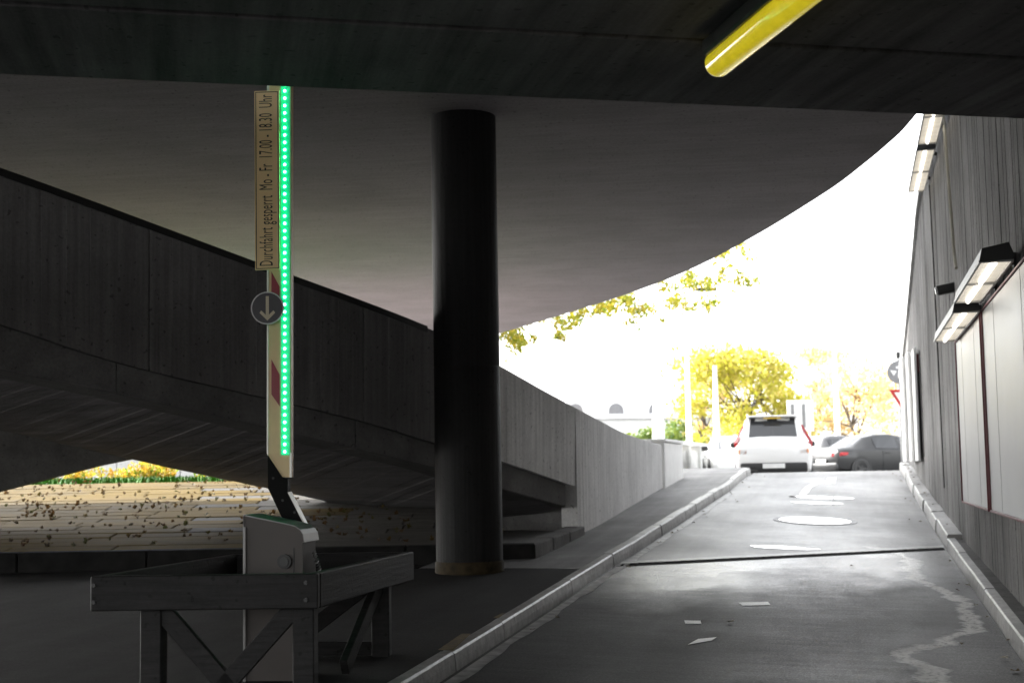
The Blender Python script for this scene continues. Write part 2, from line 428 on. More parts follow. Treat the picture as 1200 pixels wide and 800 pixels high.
bm = bm_new(); loft(bm, [[rv(u_, v_left(u_)+0.03, road_z(u_, v_left(u_)+0.03)+0.004), rv(u_, v_left(u_)+0.115+0.015*math.sin(u_*3.1)+0.01*math.sin(u_*7.7), road_z(u_, v_left(u_)+0.12)+0.004)] for u_ in [2+0.25*i for i in range(90)]])
tag(put('edge_line', bm, plain('worn_edge_paint', (0.34, 0.34, 0.335), 0.5, var=0.7, vscale=9)), 'worn pale edge line painted along the foot of the left kerb', 'road marking')
# manhole, puddles
def ellipse_uv(cu, cv, ru, rv_, n=28, wob=0.0, seed=0):
    rd = random.Random(seed); ph = [rd.uniform(0, 6.28) for _ in range(3)]
    out = []
    for k in range(n):
        a = 2*math.pi*k/n; s = 1 + wob*(math.sin(2*a+ph[0])+0.6*math.sin(3*a+ph[1])+0.4*math.sin(5*a+ph[2]))
        out.append((cu+ru*s*math.cos(a), cv+rv_*s*math.sin(a)))
    return out
m_water = plain('puddle_water', (0.25, 0.25, 0.25), 0.03, var=0.0, spec=1.0)
m_lid = plain('wet_manhole_iron', (0.55, 0.55, 0.55), 0.16, 0.9, var=0.1, vscale=30)
mu, mv = uv_px(955, 610)
mh = thing('manhole', 'round wet manhole cover shining in the middle of the ramp', 'manhole', rv(mu, mv, road_z(mu, mv)))
def disc_part(name, r0, r1, lift, h, mat, n=36):
    bm = bm_new(); rows = []
    for k in range(n):
        a = 2*math.pi*k/n; ca, sa = math.cos(a), math.sin(a)
        prof = [(r0, lift-0.02), (r0, lift+h), (r1, lift+h), (r1, lift-0.02)] if r0 else [(0.001, lift-0.02), (0.001, lift+h), (r1, lift+h), (r1, lift-0.02)]
        row = []
        for r, z in prof:
            u, v = mu+r*ca, mv+r*sa; row.append(rv(u, v, road_z(u, v)+z))
        rows.append(row)
    rows.append(rows[0])
    loft(bm, rows, closed=True); bmesh.ops.remove_doubles(bm, verts=bm.verts, dist=1e-4)
    return put(name, bm, mat, mh, world=True)
disc_part('frame', 0.50, 0.56, 0.0, 0.006, m_black)
disc_part('lid', 0.0, 0.485, 0.0, 0.008, m_lid)
for i, (px, py, ru, rvv, lab) in enumerate(((963, 583, 0.30, 0.50, 'long bright puddle on the ramp just below the turn arrow'), (958, 589.5, 0.22, 0.42, 'smaller bright puddle on the ramp above the manhole'))):
    u, v = uv_px(px, py)
    tag(drape('puddle', ellipse_uv(u, v, ru, rvv, 28, 0.05, i), m_water, 0.006), lab, 'puddle', 'puddles on the ramp')
u, v = uv_px(925, 651)
tag(drape('puddle', ellipse_uv(u+0.75, v-0.1, 0.16, 0.40, 28, 0.12, 9), m_water, 0.006), 'thin ragged puddle just above the drain channel', 'puddle', 'puddles on the ramp')

# drain channel across the ramp (skewed)
ga, gb = 14.43+0.05, 17.2
dc = thing('drain_channel', 'narrow steel drain channel running across the ramp', 'drain', rv(ga, -2.38, road_z(ga, -2.38)))
def chan_pt(t, off): # along 0..1, offset along u
    v = lerp(-2.37, 0.98, t); u = lerp(ga, gb, t) + off; return u, v
def strip(o0, o1, z0, z1, mat, name, t0=0.0, t1=1.0, n=16):
    bm = bm_new(); rows = []
    for i in range(n+1):
        t = lerp(t0, t1, i/n); row = []
        for off, z in ((o0, -0.05), (o0, z0), (o1, z1), (o1, -0.05)):
            u, v = chan_pt(t, off); row.append(rv(u, v, road_z(u, v)+z))
        rows.append(row)
    loft(bm, rows, closed=True)
    return put(name, bm, mat, dc, world=True)
strip(-0.11, -0.07, 0.006, 0.006, plain('channel_rim', (0.03, 0.03, 0.03), 0.8, spec=0.1), 'frame'); strip(0.07, 0.26, 0.012, 0.014, m_kerb, 'frame')
strip(-0.07, 0.07, 0.003, 0.003, plain('channel_dirt', (0.008, 0.008, 0.008), 0.95, spec=0.03), 'channel_bed')
for k in range(42):
    t = (k+0.5)/42
    strip(-0.066, 0.066, 0.006, 0.006, plain('iron_grate', (0.010, 0.010, 0.010), 0.9, spec=0.03), 'slat', t-0.004, t+0.004, 1)

# asphalt repair patch and faded ochre paint by the column
def floor_poly(name, pxs, z, mat, lift=0.004):
    bm = bm_new(); vs_ = []
    for px, py in pxs:
        p = on_z(px, py, z)
        for _ in range(12): p = on_z(px, py, fz(*uv_of(p))+lift)
        vs_.append(bm.verts.new((p.x, p.y, fz(*uv_of(p))+lift+0.006)))
    f = bm.faces.new(vs_); bm.normal_update(); bmesh.ops.triangulate(bm, faces=[f])
    return put(name, bm, mat)
m_patch = asphalt('patch_asphalt', (0.018, 0.018, 0.018), 0.75, 0.9)
m_oldpaint = plain('worn_ochre_marking', (0.12, 0.085, 0.035), 0.8, var=0.6, vscale=25)
tag(floor_poly('paint_mark', ((513, 762), (541, 743), (552, 743), (530, 763)), -1.0, m_oldpaint, 0.008), 'larger faded ochre paint mark on the asphalt beside the kerb', 'paint mark', 'ochre marks by the kerb')
tag(floor_poly('paint_mark', ((578, 724), (588, 719), (592, 719), (584, 725)), -1.0, m_oldpaint, 0.008), 'small faded ochre paint mark farther up beside the kerb', 'paint mark', 'ochre marks by the kerb')

# ------------------------------------------------------------------ paved bank behind the ramp
m_slab, nts, bs = newmat('bank_stone')
oi = nts.nodes.new('ShaderNodeObjectInfo')
sn = noise(nts, mapped(nts, (2.0, 14, 14)), 1.0, 6, 0.65); sb_ = noise(nts, mapped(nts, (0.45, 0.45, 0.45)), 1.0, 3, 0.5)
c1 = mixc(nts, rng(nts, oi.outputs['Random'], 0, 1, 0, 1), (0.122, 0.083, 0.022), (0.10, 0.078, 0.042))
c1 = mixc(nts, rng(nts, sb_, 0.42, 0.6, 0, 1), c1, (0.14, 0.092, 0.016))
nts.links.new(scalec(nts, c1, rng(nts, sn, 0.25, 0.75, 0.72, 1.18)), bs.inputs['Base Color'])
bs.inputs['Roughness'].default_value = 0.85; bs.inputs['Specular IOR Level'].default_value = 0.12; bump(nts, bs, sn, 0.35, 0.012)
m_slabg = concrete('bank_grey_stone', (0.095, 0.088, 0.078), (2, 14, 14), (0, 0, 0), 0.3, 0.3, 0.85, 0.5)
bank = thing('embankment', None, None, (-4, 14.6, -0.9)); tag(bank, kind='structure')
BD0, BD1, BZ0, BZ1 = 14.62, 21.0, -0.72, -0.055
def bank_z(D): return lerp(BZ0, BZ1, (D-BD0)/(BD1-BD0))
NR = 21
for r in range(NR):
    d0 = lerp(BD0, BD1, r/NR); d1 = lerp(BD0, BD1, (r+1)/NR)
    x = -11.5 + random.uniform(0, 1.2)
    xr = -0.55 if d0 < 15.6 else -0.9
    while x < xr:
        L = random.choice((1.1, 1.5, 1.9, 2.4)); e = min(x+L, xr)
        if e-x < 0.2: break
        bm = bm_new(); z = bank_z((d0+d1)/2)+random.uniform(-0.004, 0.004)
        box(bm, ((x+e)/2, (d0+d1)/2, z-0.06), (e-x-0.012, d1-d0-0.010, 0.12), Matrix.Rotation(R(5.95+random.uniform(-0.35, 0.35)), 3, 'X') @ Matrix.Rotation(random.uniform(-0.006, 0.006), 3, 'Z'), 0.008)
        put('paving_slab', bm, m_slab if x < -3.4-0.2*(d0-BD0) else m_slabg, bank, world=True)
        x = e
bm = bm_new()
loft(bm, [[Vector((-12, BD0, bank_z(BD0)-0.05)), Vector((-12, BD1, bank_z(BD1)-0.05))], [Vector((-0.6, BD0, bank_z(BD0)-0.05)), Vector((-0.9, BD1, bank_z(BD1)-0.05))]])
put('joint_bed', bm, m_void, bank, world=True)
grid_sheet('bounce_forecourt', [23.6, 26, 30, 36, 42], [-11.5, -9, -7.6, -6.4], lambda u, v: -0.33, concrete('bounce_paving', (0.38, 0.335, 0.305), (4, 4, 4), (0, 0, 0), 0.12, 0.15, 0.85, 0.2))  # added pale surface that bounces sunlight up onto the deck soffit
# plinth edge in front of it
m_plinth = plain('shade_black_concrete', (0.02, 0.0195, 0.019), 0.9, spec=0.1, var=0.4)  # shade on the plinth's front face painted in as near-black colour
plinth = thing('plinth_kerb', 'low dark concrete plinth edging the paved bank beyond the column', 'kerb', (-3, 14.5, -0.9))
for k in range(9):
    x0, x1 = -11.5+k*1.3, -11.5+(k+1)*1.3
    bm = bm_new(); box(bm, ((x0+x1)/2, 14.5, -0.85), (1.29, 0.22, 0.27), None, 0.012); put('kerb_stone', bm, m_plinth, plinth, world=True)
pA = Vector((0.18, 14.42, 0)); pB = Vector((0.80, 16.75, 0))
for k in range(3):
    a = pA.lerp(pB, k/3+0.01); b = pA.lerp(pB, (k+1)/3-0.01)
    bm = bm_new(); beam(bm, (a.x-0.1, a.y, lerp(-0.845, -0.765, k/3)), (b.x-0.1, b.y, lerp(-0.845, -0.765, (k+1)/3)), 0.24, 0.25, bevel=0.012); put('kerb_stone', bm, m_band, plinth, world=True)
bm = bm_new(); loft(bm, [[Vector((-1.0, 14.6, -0.735)), Vector((0.1, 14.6, -0.735))], [Vector((-1.0, 18, -0.70)), Vector((0.75, 17.0, -0.70))]])
put('top_face', bm, m_band, plinth, world=True)

# ------------------------------------------------------------------ ramp with parapet (left)
PX_D = ([-620, -260, -150, 0, 300, 500, 587, 640, 690, 740, 790, 800], [8.2, 9.4, 9.9, 10.6, 12.35, 14.0, 15.0, 16.0, 17.3, 20.5, 25.0, 26.2])
def RD(px): return smooth_interp(PX_D[0], PX_D[1], px)
TOP = ([-620, -260, 0, 300, 505, 587, 640, 700, 735, 790, 800], [10, 112, 198, 308, 385, 428, 458, 490, 508, 525, 527])
GRV = ([-620, -260, 0, 140, 420, 510, 590, 672], [228, 308, 380, 425, 492, 519, 541, 569])
BOT = ([-620, -260, 0, 140, 510, 590, 668], [306, 375, 432, 461, 547, 572, 594])
def edge(tab, px, D=None): return at(px, smooth_interp(tab[0], tab[1], px), D or RD(px))
ramp = thing('access_ramp', 'curved concrete access ramp with boarded parapet crossing behind the column', 'ramp', (-3, 12, -0.9))
JOINTS = [-600, -420, -250, -60, 175, 426, 560, 674, 735, 772]
def vert_panel(px0, px1, topf, botf, name, mat, parent, strip_w=0.105, thick=0.20, relief=0.006):
    # walk along the plan curve in strips of about strip_w
    n = 200; pts = [lerp(px0, px1, i/n) for i in range(n+1)]
    Ls = [0.0]
    for a, b in zip(pts, pts[1:]): 
        pa, pb = topf(a), topf(b); Ls.append(Ls[-1] + math.hypot(pb.x-pa.x, pb.y-pa.y))
    m = max(2, int(Ls[-1]/strip_w)); rows = []
    def pos(s):
        px = interp(Ls, pts, s); t = topf(px); b = botf(px)
        t2 = topf(px+0.5); tt = topf(px-0.5); d = Vector((t2.x-tt.x, t2.y-tt.y, 0)).normalized(); nrm = Vector((d.y, -d.x, 0))
        return t, b, nrm
    g = 0.006
    for i in range(m):
        off = random.uniform(-relief, relief)
        s0 = lerp(g, Ls[-1]-g, i/m); s1 = lerp(g, Ls[-1]-g, (i+1)/m)
        for s in (s0+0.0015, s1-0.0015):
            t, b, nr = pos(s)
            rows.append([b - nr*thick, b + nr*off, lerp(b, t, 0.5)+nr*(off+random.uniform(-0.001, 0.001)), t + nr*off + Vector((0, 0, -0.02)), t - nr*0.02 + Vector((0, 0, 0)), t - nr*thick])
    bm = bm_new(); vr = loft(bm, rows, closed=True)
    bm.faces.new(vr[0]); bm.faces.new(vr[-1][::-1])
    return put(name, bm, mat, parent, world=True)
for a, b in zip(JOINTS, JOINTS[1:]):
    if b <= 674: vert_panel(a, b, lambda p: edge(TOP, p), lambda p: edge(GRV, p)+Vector((0, 0, 0.0)), 'parapet_panel', m_para_skylit if a >= 560 else m_para, ramp, 0.105, 0.20, 0.0015 if a >= 560 else 0.004)
def foot(px):
    p = edge(TOP, px); u, v = uv_of(p); return Vector((p.x, p.y, road_z(u, -2.4)+KH-0.1))
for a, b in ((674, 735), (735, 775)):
    vert_panel(a, b, lambda p: edge(TOP, p), foot, 'parapet_panel', m_para_skylit, ramp, 0.12, 0.20, 0.0012)
# slab edge band, set back 5 cm, in lengths
def setback(p, px, d):
    a, b = edge(TOP, px-1), edge(TOP, px+1); t = Vector((b.x-a.x, b.y-a.y, 0)).normalized(); return p - Vector((t.y, -t.x, 0))*d
BJ = [-600, -400, -250, -110, 140, 421, 560, 668]
for a, b in zip(BJ, BJ[1:]):
    rows = []
    for i in range(25):
        px = lerp(a+0.7, b-0.7, i/24); g_ = setback(edge(GRV, px), px, 0.05)+Vector((0, 0, 0.03)); q = setback(edge(BOT, px), px, 0.05)
        k_ = setback(q, px, 0.4)
        rows.append([g_, q+Vector((0, 0, 0.012)), setback(q, px, 0.012), k_, setback(g_, px, 0.4)])
    bm = bm_new(); vr = loft(bm, rows, closed=True); bm.faces.new(vr[0]); bm.faces.new(vr[-1][::-1])
    put('slab_edge', bm, m_band, ramp, world=True)
# underside and deck of the ramp, back edge
BACK = ([-900, -400, -250, -60, 20, 150, 193, 323, 440, 560], [9.4, 11.6, 12.2, 14.0, 15.0, 16.2, 16.7, 17.7, 18.6, 19.2])
BACKY = ([-900, -400, -250, -60, 20, 150, 193, 323, 440, 560], [316, 410, 445, 490, 508, 537, 547, 574, 600, 622])
rows = []; rows2 = []
for i in range(31):
    t = i/30; pf = lerp(-600, 668, t); pb = interp([-600, -250, 668], [-900, -400, 560], pf)
    q = setback(edge(BOT, pf), pf, 0.06) + Vector((0, 0, 0.006)); b = at(pb, interp(BACKY[0], BACKY[1], pb), interp(BACK[0], BACK[1], pb))
    rows.append([lerp(q, b, k/6) for k in range(7)])
    rows2.append([q+Vector((0, 0, 0.40)), b+Vector((0, 0, 0.40))])
NB = 120; rows_b = []
for k in range(NB):
    j = random.uniform(-0.0022, 0.0022)
    for f in (k/NB+0.0006, (k+1)/NB-0.0006):
        i = min(29, int(f*30)); g_ = f*30-i; a_ = lerp(rows[i][0], rows[i+1][0], g_); b_ = lerp(rows[i][-1], rows[i+1][-1], g_)
        rows_b.append([lerp(a_, b_, m_/4)+Vector((0, 0, j)) for m_ in range(5)])
bm = bm_new(); loft(bm, rows_b); put('ramp_soffit', bm, m_rampsoff, ramp, world=True)
rows_c = []
for i in range(40):
    px = lerp(-598, 500, i/39); t_ = edge(TOP, px); o_ = setback(t_, px, -0.012); i_ = setback(t_, px, 0.22)
    rows_c.append([o_+Vector((0, 0, -0.055)), o_+Vector((0, 0, 0.006)), i_+Vector((0, 0, 0.006)), i_+Vector((0, 0, -0.03))])
bm = bm_new(); vr = loft(bm, rows_c, closed=True); bm.faces.new(vr[0]); bm.faces.new(vr[-1][::-1]); put('coping', bm, m_black, ramp, world=True)
bm = bm_new(); loft(bm, rows2); put('ramp_deck', bm, m_street, ramp, world=True)
bm = bm_new(); loft(bm, [[r[-1], r[-1]+Vector((0, 0, 1.45)), r[-1]+Vector((-0.12, 0.16, 1.45)), r[-1]+Vector((-0.12, 0.16, 0.02))] for r in rows], closed=True); put('back_parapet', bm, m_band, ramp, world=True)
# low closing wall in the void where the ramp meets the ground
bm = bm_new(); pts = [at(674, 560, RD(674)+0.12), at(600, 560, 17.6), at(520, 560, 18.8), at(433, 560, 19.6)]
rows = [[Vector((p.x, p.y, -0.95)), Vector((p.x, p.y, -0.28 if i < 3 else -0.45)), Vector((p.x-0.05, p.y+0.25, -0.28 if i < 3 else -0.45)), Vector((p.x-0.05, p.y+0.25, -0.95))] for i, p in enumerate(pts)]
vr = loft(bm, rows, closed=True); bm.faces.new(vr[0]); bm.faces.new(vr[-1][::-1]); put('abutment', bm, m_band, ramp, world=True)

# second ramp slab, far left, falling the other way
r2 = thing('lower_ramp', 'dark concrete ramp slab sloping down to the left above the paved bank', 'ramp', (-6.5, 17.2, -0.1))
bm = bm_new(); rows = []
for i in range(13):
    px = lerp(-260, 152, i/12); y = interp([-260, 0, 110, 140, 152], [640, 575, 546.5, 539.5, 537.6], px); D = lerp(15.7, 16.9, i/12)
    q = at(px, y, D); p2 = q+Vector((0, 0, 1.5)); r_ = Vector((-0.1, 0.5, 0))
    rows.append([q, p2, p2+r_, q+r_])
vr = loft(bm, rows, closed=True); bm.faces.new(vr[0]); bm.faces.new(vr[-1][::-1])
put('slab', bm, m_band, r2, world=True)

# white pillar at the end of the ramp wall
ep = edge(TOP, 775); eq = edge(TOP, 798)
pil = thing('end_pillar', 'white rendered end block at the foot of the ramp wall', 'pillar', (eq.x, eq.y, -0.3))
bm = bm_new(); tdir = Vector((eq.x-ep.x, eq.y-ep.y, 0)).normalized(); nrm = Vector((tdir.y, -tdir.x, 0))
c0 = Vector((ep.x, ep.y, 0))+tdir*1.22-nrm*0.16; rot = Matrix((tdir, -nrm, Vector((0, 0, 1)))).transposed()
box(bm, (c0.x, c0.y, 0.03), (2.3, 0.40, 0.86), rot, 0.03, 2); put('block', bm, m_white, pil, world=True)
bm = bm_new(); box(bm, (c0.x, c0.y, 0.485), (2.36, 0.46, 0.05), rot, 0.01); put('cap', bm, m_white, pil, world=True)

# ------------------------------------------------------------------ viaduct deck above, column
ZS = 3.40
edge_px = [(1067, 142), (1040, 169), (1010, 194), (980, 217), (940, 243), (900, 267.5), (860, 290), (820, 310.5), (780, 328), (735, 344.5), (690, 359), (640, 374.5), (585, 390.5), (540, 403)]
redge = [on_z(x, y, ZS) for x, y in edge_px]
near = [Vector((1.2, 2, ZS)), Vector((3.0, 8, ZS)), Vector((3.75, 11.5, ZS))]
far = [Vector((-2.6, 42, ZS)), Vector((-6.5, 50, ZS)), Vector((-12, 56, ZS))]
right = near + redge + far
ledge_px = [(505, 404), (420, 372), (340, 341), (250, 309)]
left = [Vector((-15, 51, ZS)), Vector((-10, 47, ZS)), Vector((-6.2, 42, ZS))] + [on_z(x, y, ZS) for x, y in ledge_px] + [Vector((-6.6, 21.2, ZS)), Vector((-9.5, 21.2, ZS)), Vector((-14, 20.8, ZS)), Vector((-20, 18.5, ZS)), Vector((-26, 13, ZS)), Vector((-26, 2, ZS))]  # unseen left edge widened beyond the ramp to shade the lower bank
def refine(pts, n=4):
    out = []
    for i in range(len(pts)-1):
        p0 = pts[max(i-1, 0)]; p1 = pts[i]; p2 = pts[i+1]; p3 = pts[min(i+2, len(pts)-1)]
        for k in range(n):
            t = k/n; out.append(0.5*((2*p1)+(p2-p0)*t+(2*p0-5*p1+4*p2-p3)*t*t+(3*p1-p0-3*p2+p3)*t**3))
    out.append(pts[-1]); return out
vd = thing('viaduct_deck', 'wide curved grey concrete deck overhead carried by the round column', 'bridge', (0, 14, ZS))
ring = refine(right) + refine(left)
bm = bm_new(); a = [bm.verts.new(p) for p in ring]; b = [bm.verts.new(p+Vector((0, 0, 0.55))) for p in ring]
fa = bm.faces.new(a); fb = bm.faces.new(b[::-1])
for k in range(len(ring)): bm.faces.new((a[k], b[k], b[(k+1) % len(ring)], a[(k+1) % len(ring)]))
bm.normal_update(); bmesh.ops.triangulate(bm, faces=[fa, fb])
put('deck_slab', bm, m_soffit, vd, world=True)
rr = refine(right); bm = bm_new(); rows = []  # unseen wall added on the deck to keep sun off right wall and road
for i, p in enumerate(rr):
    d = (rr[min(i+1, len(rr)-1)]-rr[max(i-1, 0)]).normalized(); nr = Vector((-d.y, d.x, 0))
    o_ = p + nr*0.02 + Vector((0, 0, 0.555)); i_ = p + nr*0.27 + Vector((0, 0, 0.555))
    rows.append([o_, o_+Vector((0, 0, 3.7)), i_+Vector((0, 0, 3.7)), i_])
vr = loft(bm, rows, closed=True); put('sun_block_wall', bm, m_band, vd, world=True)

COLC = Vector((-0.432, 13.42, 0)); cz = fz(*uv_of(COLC)); CR = 0.312
col = thing('column', 'thick round dark painted concrete column holding up the curved deck', 'column', (COLC.x, COLC.y, cz))
bm = bm_new(); H = ZS-cz
lathe(bm, [(CR, 0.10), (CR, 1.9), (CR-0.003, 1.905), (CR-0.003, 1.915), (CR, 1.92), (CR, H)], 72); put('shaft', bm, m_column, col, smooth=40)
bm = bm_new(); lathe(bm, [(CR+0.012, -0.03), (CR+0.012, 0.085), (CR+0.004, 0.10), (CR-0.05, 0.10)], 72); put('base_band', bm, m_ochre, col, smooth=40)

# ------------------------------------------------------------------ near ceiling slab
ZC = 1.90
cl = on_z(0, 88, ZC); cr = on_z(1200, 140, ZC)
ed = (cr-cl).normalized(); en = Vector((ed.y, -ed.x, 0))          # en points back to the camera
g0 = on_z(600, 34, ZC); wst = (cl-g0).dot(en)*-1
ceil_ = thing('near_ceiling', 'low concrete ceiling slab across the top of the picture', 'ceiling', (0, 4, ZC)); 
ra = cl - ed*14; rb_len = ((1.42+ 0.2376*cr.y + 0) - cr.x)
rb = cr + ed*max(0.02, 0.0)
# meet the right wall: find the parameter where the line reaches v = 1.2
def line_to_v(p, v):
    u0, v0 = uv_of(p); _, dv = uv_of(ed); return p + ed*((v-v0)/dv)
y0 = 0.0; widths = [wst-0.012] + [1.2]*5
off = 0.0
for k, wd in enumerate(widths):
    a0 = ra + en*(off+0.012); a1 = ra + en*(off+wd-0.040)
    b0 = line_to_v(a0, 1.19); b1 = line_to_v(a1, 1.19)
    bm = bm_new()
    lowv = [bm.verts.new(p) for p in (a0, b0, b1, a1)]; upv = [bm.verts.new(p+Vector((0, 0, 0.14))) for p in (a0, b0, b1, a1)]
    bm.faces.new(lowv); bm.faces.new(upv[::-1])
    for j in range(4): bm.faces.new((lowv[j], upv[j], upv[(j+1) % 4], lowv[(j+1) % 4]))
    bmesh.ops.bevel(bm, geom=[e for e in bm.edges], offset=0.006, segments=1, affect='EDGES')
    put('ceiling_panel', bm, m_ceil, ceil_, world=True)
    off += wd
bm = bm_new(); a0 = ra+en*0.05; a1 = ra+en*off; b0 = line_to_v(a0, 1.19); b1 = line_to_v(a1, 1.19)
lowv = [bm.verts.new(p+Vector((0, 0, 0.12))) for p in (a0, b0, b1, a1)]; upv = [bm.verts.new(p+Vector((0, 0, 0.5))) for p in (a0, b0, b1, a1)]
bm.faces.new(lowv); bm.faces.new(upv[::-1])
for j in range(4): bm.faces.new((lowv[j], upv[j], upv[(j+1) % 4], lowv[(j+1) % 4]))
put('slab', bm, m_void, ceil_, world=True)

# ------------------------------------------------------------------ right retaining wall
def WV(u): return interp([-20, 12, 33], [1.205, 1.205, 1.12], u)
WTOP = ([-20, 17, 21.5, 23, 26, 28.5, 31, 33.3], [4.15, 4.15, 4.15, 4.0, 3.3, 2.75, 2.25, 1.95])
wall = thing('retaining_wall', 'tall board-marked concrete retaining wall along the right of the ramp', 'wall', rv(16, 1.3, -1))
uj = [-14, -10, -6, -2, 1.5, 4.5, 7.5, 10.6, 13.7, 16.8, 19.9, 23.0, 26.1, 29.2, 33.3]
for a, b in zip(uj, uj[1:]):
    bm = bm_new(); rows = []; m = int((b-a)/0.11)
    for i in range(m):
        o_ = random.uniform(-0.0035, 0.0035)
        for uu in (lerp(a+0.008, b-0.008, i/m)+0.0015, lerp(a+0.008, b-0.008, (i+1)/m)-0.0015):
            v = WV(uu)+o_; zt = interp(WTOP[0], WTOP[1], uu); zb = road_z(uu, 1)-0.2
            rows.append([rv(uu, v+0.3-o_, zb), rv(uu, v, zb), rv(uu, v, zt-0.03), rv(uu, v+0.03, zt), rv(uu, v+0.3-o_, zt)])
    vr = loft(bm, rows, closed=True); bm.faces.new(vr[0]); bm.faces.new(vr[-1][::-1])
    put('wall_panel', bm, m_wall, wall, world=True)
bm = bm_new(); rows = []
for i in range(20):
    uu = lerp(17.2, 33.35, i/19); zt = interp(WTOP[0], WTOP[1], uu)+0.003; v = WV(uu)
    rows.append([rv(uu, v-0.05, zt), rv(uu, v-0.05, zt+0.10), rv(uu, v+0.36, zt+0.10), rv(uu, v+0.36, zt)])
vr = loft(bm, rows, closed=True); bm.faces.new(vr[0]); bm.faces.new(vr[-1][::-1]); put('coping', bm, m_kerb, wall, world=True)

# ------------------------------------------------------------------ billboards on the wall
m_poster = plain('blank_poster', (0.38, 0.38, 0.377), 0.35, var=0.10, vscale=1.6)
def wall_uD(D, v): # u for a given world depth at v
    return (D + v*RS)/RC
def billboard(D0, D1, z0, z1, label):
    u0, u1 = wall_uD(D0, 1.16), wall_uD(D1, 1.16)
    t = thing('billboard', label, 'billboard', rv((u0+u1)/2, 1.19, z0), -R(13.36), 'billboards on the right wall')
    L = u1-u0; Hh = z1-z0
    bm = bm_new(); box(bm, (-0.02, 0, Hh/2), (0.025, L-0.05, Hh-0.05)); put('poster', bm, m_poster, t)
    bm = bm_new()
    for y in (-L/2+0.0125, L/2-0.0125): box(bm, (-0.022, y, Hh/2), (0.05, 0.02, Hh), None, 0.003)
    for z in (0.0125, Hh-0.0125): box(bm, (-0.022, 0, z), (0.05, L-0.065, 0.02), None, 0.003)
    put('frame', bm, m_red, t)
    for y in (-L/4, L/4):
        bm = bm_new(); box(bm, (-0.033, y, Hh/2), (0.003, 0.004, Hh-0.06)); put('sheet_joint', bm, plain('paper_joint', (0.38, 0.38, 0.38), 0.6), t)
    return t
billboard(12.68, 15.75, -0.42, 1.36, 'blank white billboard on the right wall farther from the camera')
billboard(8.7, 12.5, -0.42, 1.36, 'blank white billboard on the right wall nearest the camera cut by the frame edge')

# ------------------------------------------------------------------ floodlights above the boards
m_glass_on = plain('lamp_glass_lit', (0.7, 0.65, 0.55), 0.25, emit=(1.0, 0.90, 0.74), es=0.07, var=0.1, vscale=8)
m_lampcase = plain('lamp_case_grey', (0.35, 0.35, 0.35), 0.4, 0.6)
m_tube_on = plain('lamp_tube_lit', (0.9, 0.9, 0.85), 0.3, emit=(1.0, 0.95, 0.85), es=0.62, var=0)
def wall_lamp(D0, D1, z, label, vv=0.90):
    u0, u1 = wall_uD(D0, vv), wall_uD(D1, vv); L = u1-u0
    t = thing('wall_floodlight', label, 'lamp', rv((u0+u1)/2, vv, z), -R(13.36), 'twin-tube floodlights on the right wall')
    # local x = across (towards wall), y = along wall. lit face looks down and back to the wall
    sec = [(0.0, -0.01), (0.02, 0.085), (0.20, 0.12), (0.235, 0.03), (0.225, 0.0)]
    bm = bm_new(); rows = []
    for y in (-L/2, L/2): rows.append([Vector((x, y, zz)) for x, zz in sec])
    vr = loft(bm, rows, closed=False)
    put('reflector_housing', bm, m_lampcase, t)
    for s in (-1, 1):
        bm = bm_new(); prism(bm, sec, 0.012, Matrix(((1, 0, 0, 0), (0, 0, 1, s*L/2-(0.012 if s > 0 else 0)), (0, 1, 0, 0), (0, 0, 0, 1))))
        put('end_cap', bm, m_black, t)
    for s in (-1, 1):
        bm = bm_new(); y0, y1 = (-L/2+0.03, -0.02) if s < 0 else (0.02, L/2-0.03)
        loft(bm, [[Vector((0.012, y0, -0.004)), Vector((0.012, y1, -0.004))], [Vector((0.215, y0, 0.004)), Vector((0.215, y1, 0.004))]])
        put('lamp_glass', bm, m_glass_on, t)
        bm = bm_new(); tube(bm, [(0.11, y0+0.05, -0.012), (0.11, y1-0.05, -0.012)], 0.016, 8); put('lamp_tube', bm, m_tube_on, t)
    bm = bm_new(); box(bm, (0.113, 0, -0.006), (0.215, 0.03, 0.02)); 
    for x in (0.006, 0.221): box(bm, (x, 0, -0.004), (0.016, L-0.03, 0.02))
    for y in (-L/2+0.02, L/2-0.02): box(bm, (0.113, y, -0.004), (0.20, 0.02, 0.02))
    put('frame', bm, m_lampcase, t)
    for y in (-L*0.28, L*0.28):
        bm = bm_new(); wallx = 1.205-vv
        beam(bm, (0.2, y, 0.07), (wallx, y, 0.05), 0.03, 0.04); box(bm, (wallx-0.012, y, 0.05), (0.02, 0.10, 0.14), None, 0.003)
        put('bracket_arm', bm, m_black, t)
    return t
wall_lamp(9.75, 12.25, 1.40, 'floodlight over the billboards nearest to the camera')
wall_lamp(12.45, 15.4, 1.34, 'floodlight over the billboards second from the camera')
wall_lamp(17.2, 19.9, 3.86, 'high floodlight near the wall top beside the open sky')
wall_lamp(14.2, 16.9, 3.86, 'high floodlight near the wall top mostly hidden by the ceiling slab')

# conduits and cables on the wall
def wall_tube(name, pts, r, mat, label, cat):
    bm = bm_new(); P = [rv(wall_uD(D, 1.17), WV(wall_uD(D, 1.17))-0.035, z) for D, z in pts]
    tube(bm, P, r, 8); t = put(name, bm, mat); tag(t, label, cat); return t
m_pipe = plain('painted_pipe', (0.42, 0.40, 0.33), 0.45)
wall_tube('conduit', [(16.0, 4.1), (15.3, 2.25), (15.15, 2.1)], 0.018, m_pipe, 'pale vertical conduit pipe down the right wall above the security camera', 'pipe')
wall_tube('cable', [(18.9, 3.75), (18.75, 2.6), (18.7, 1.2), (18.6, -0.3)], 0.010, m_black, 'thin dark cable running down the right wall below the high floodlights', 'cable')
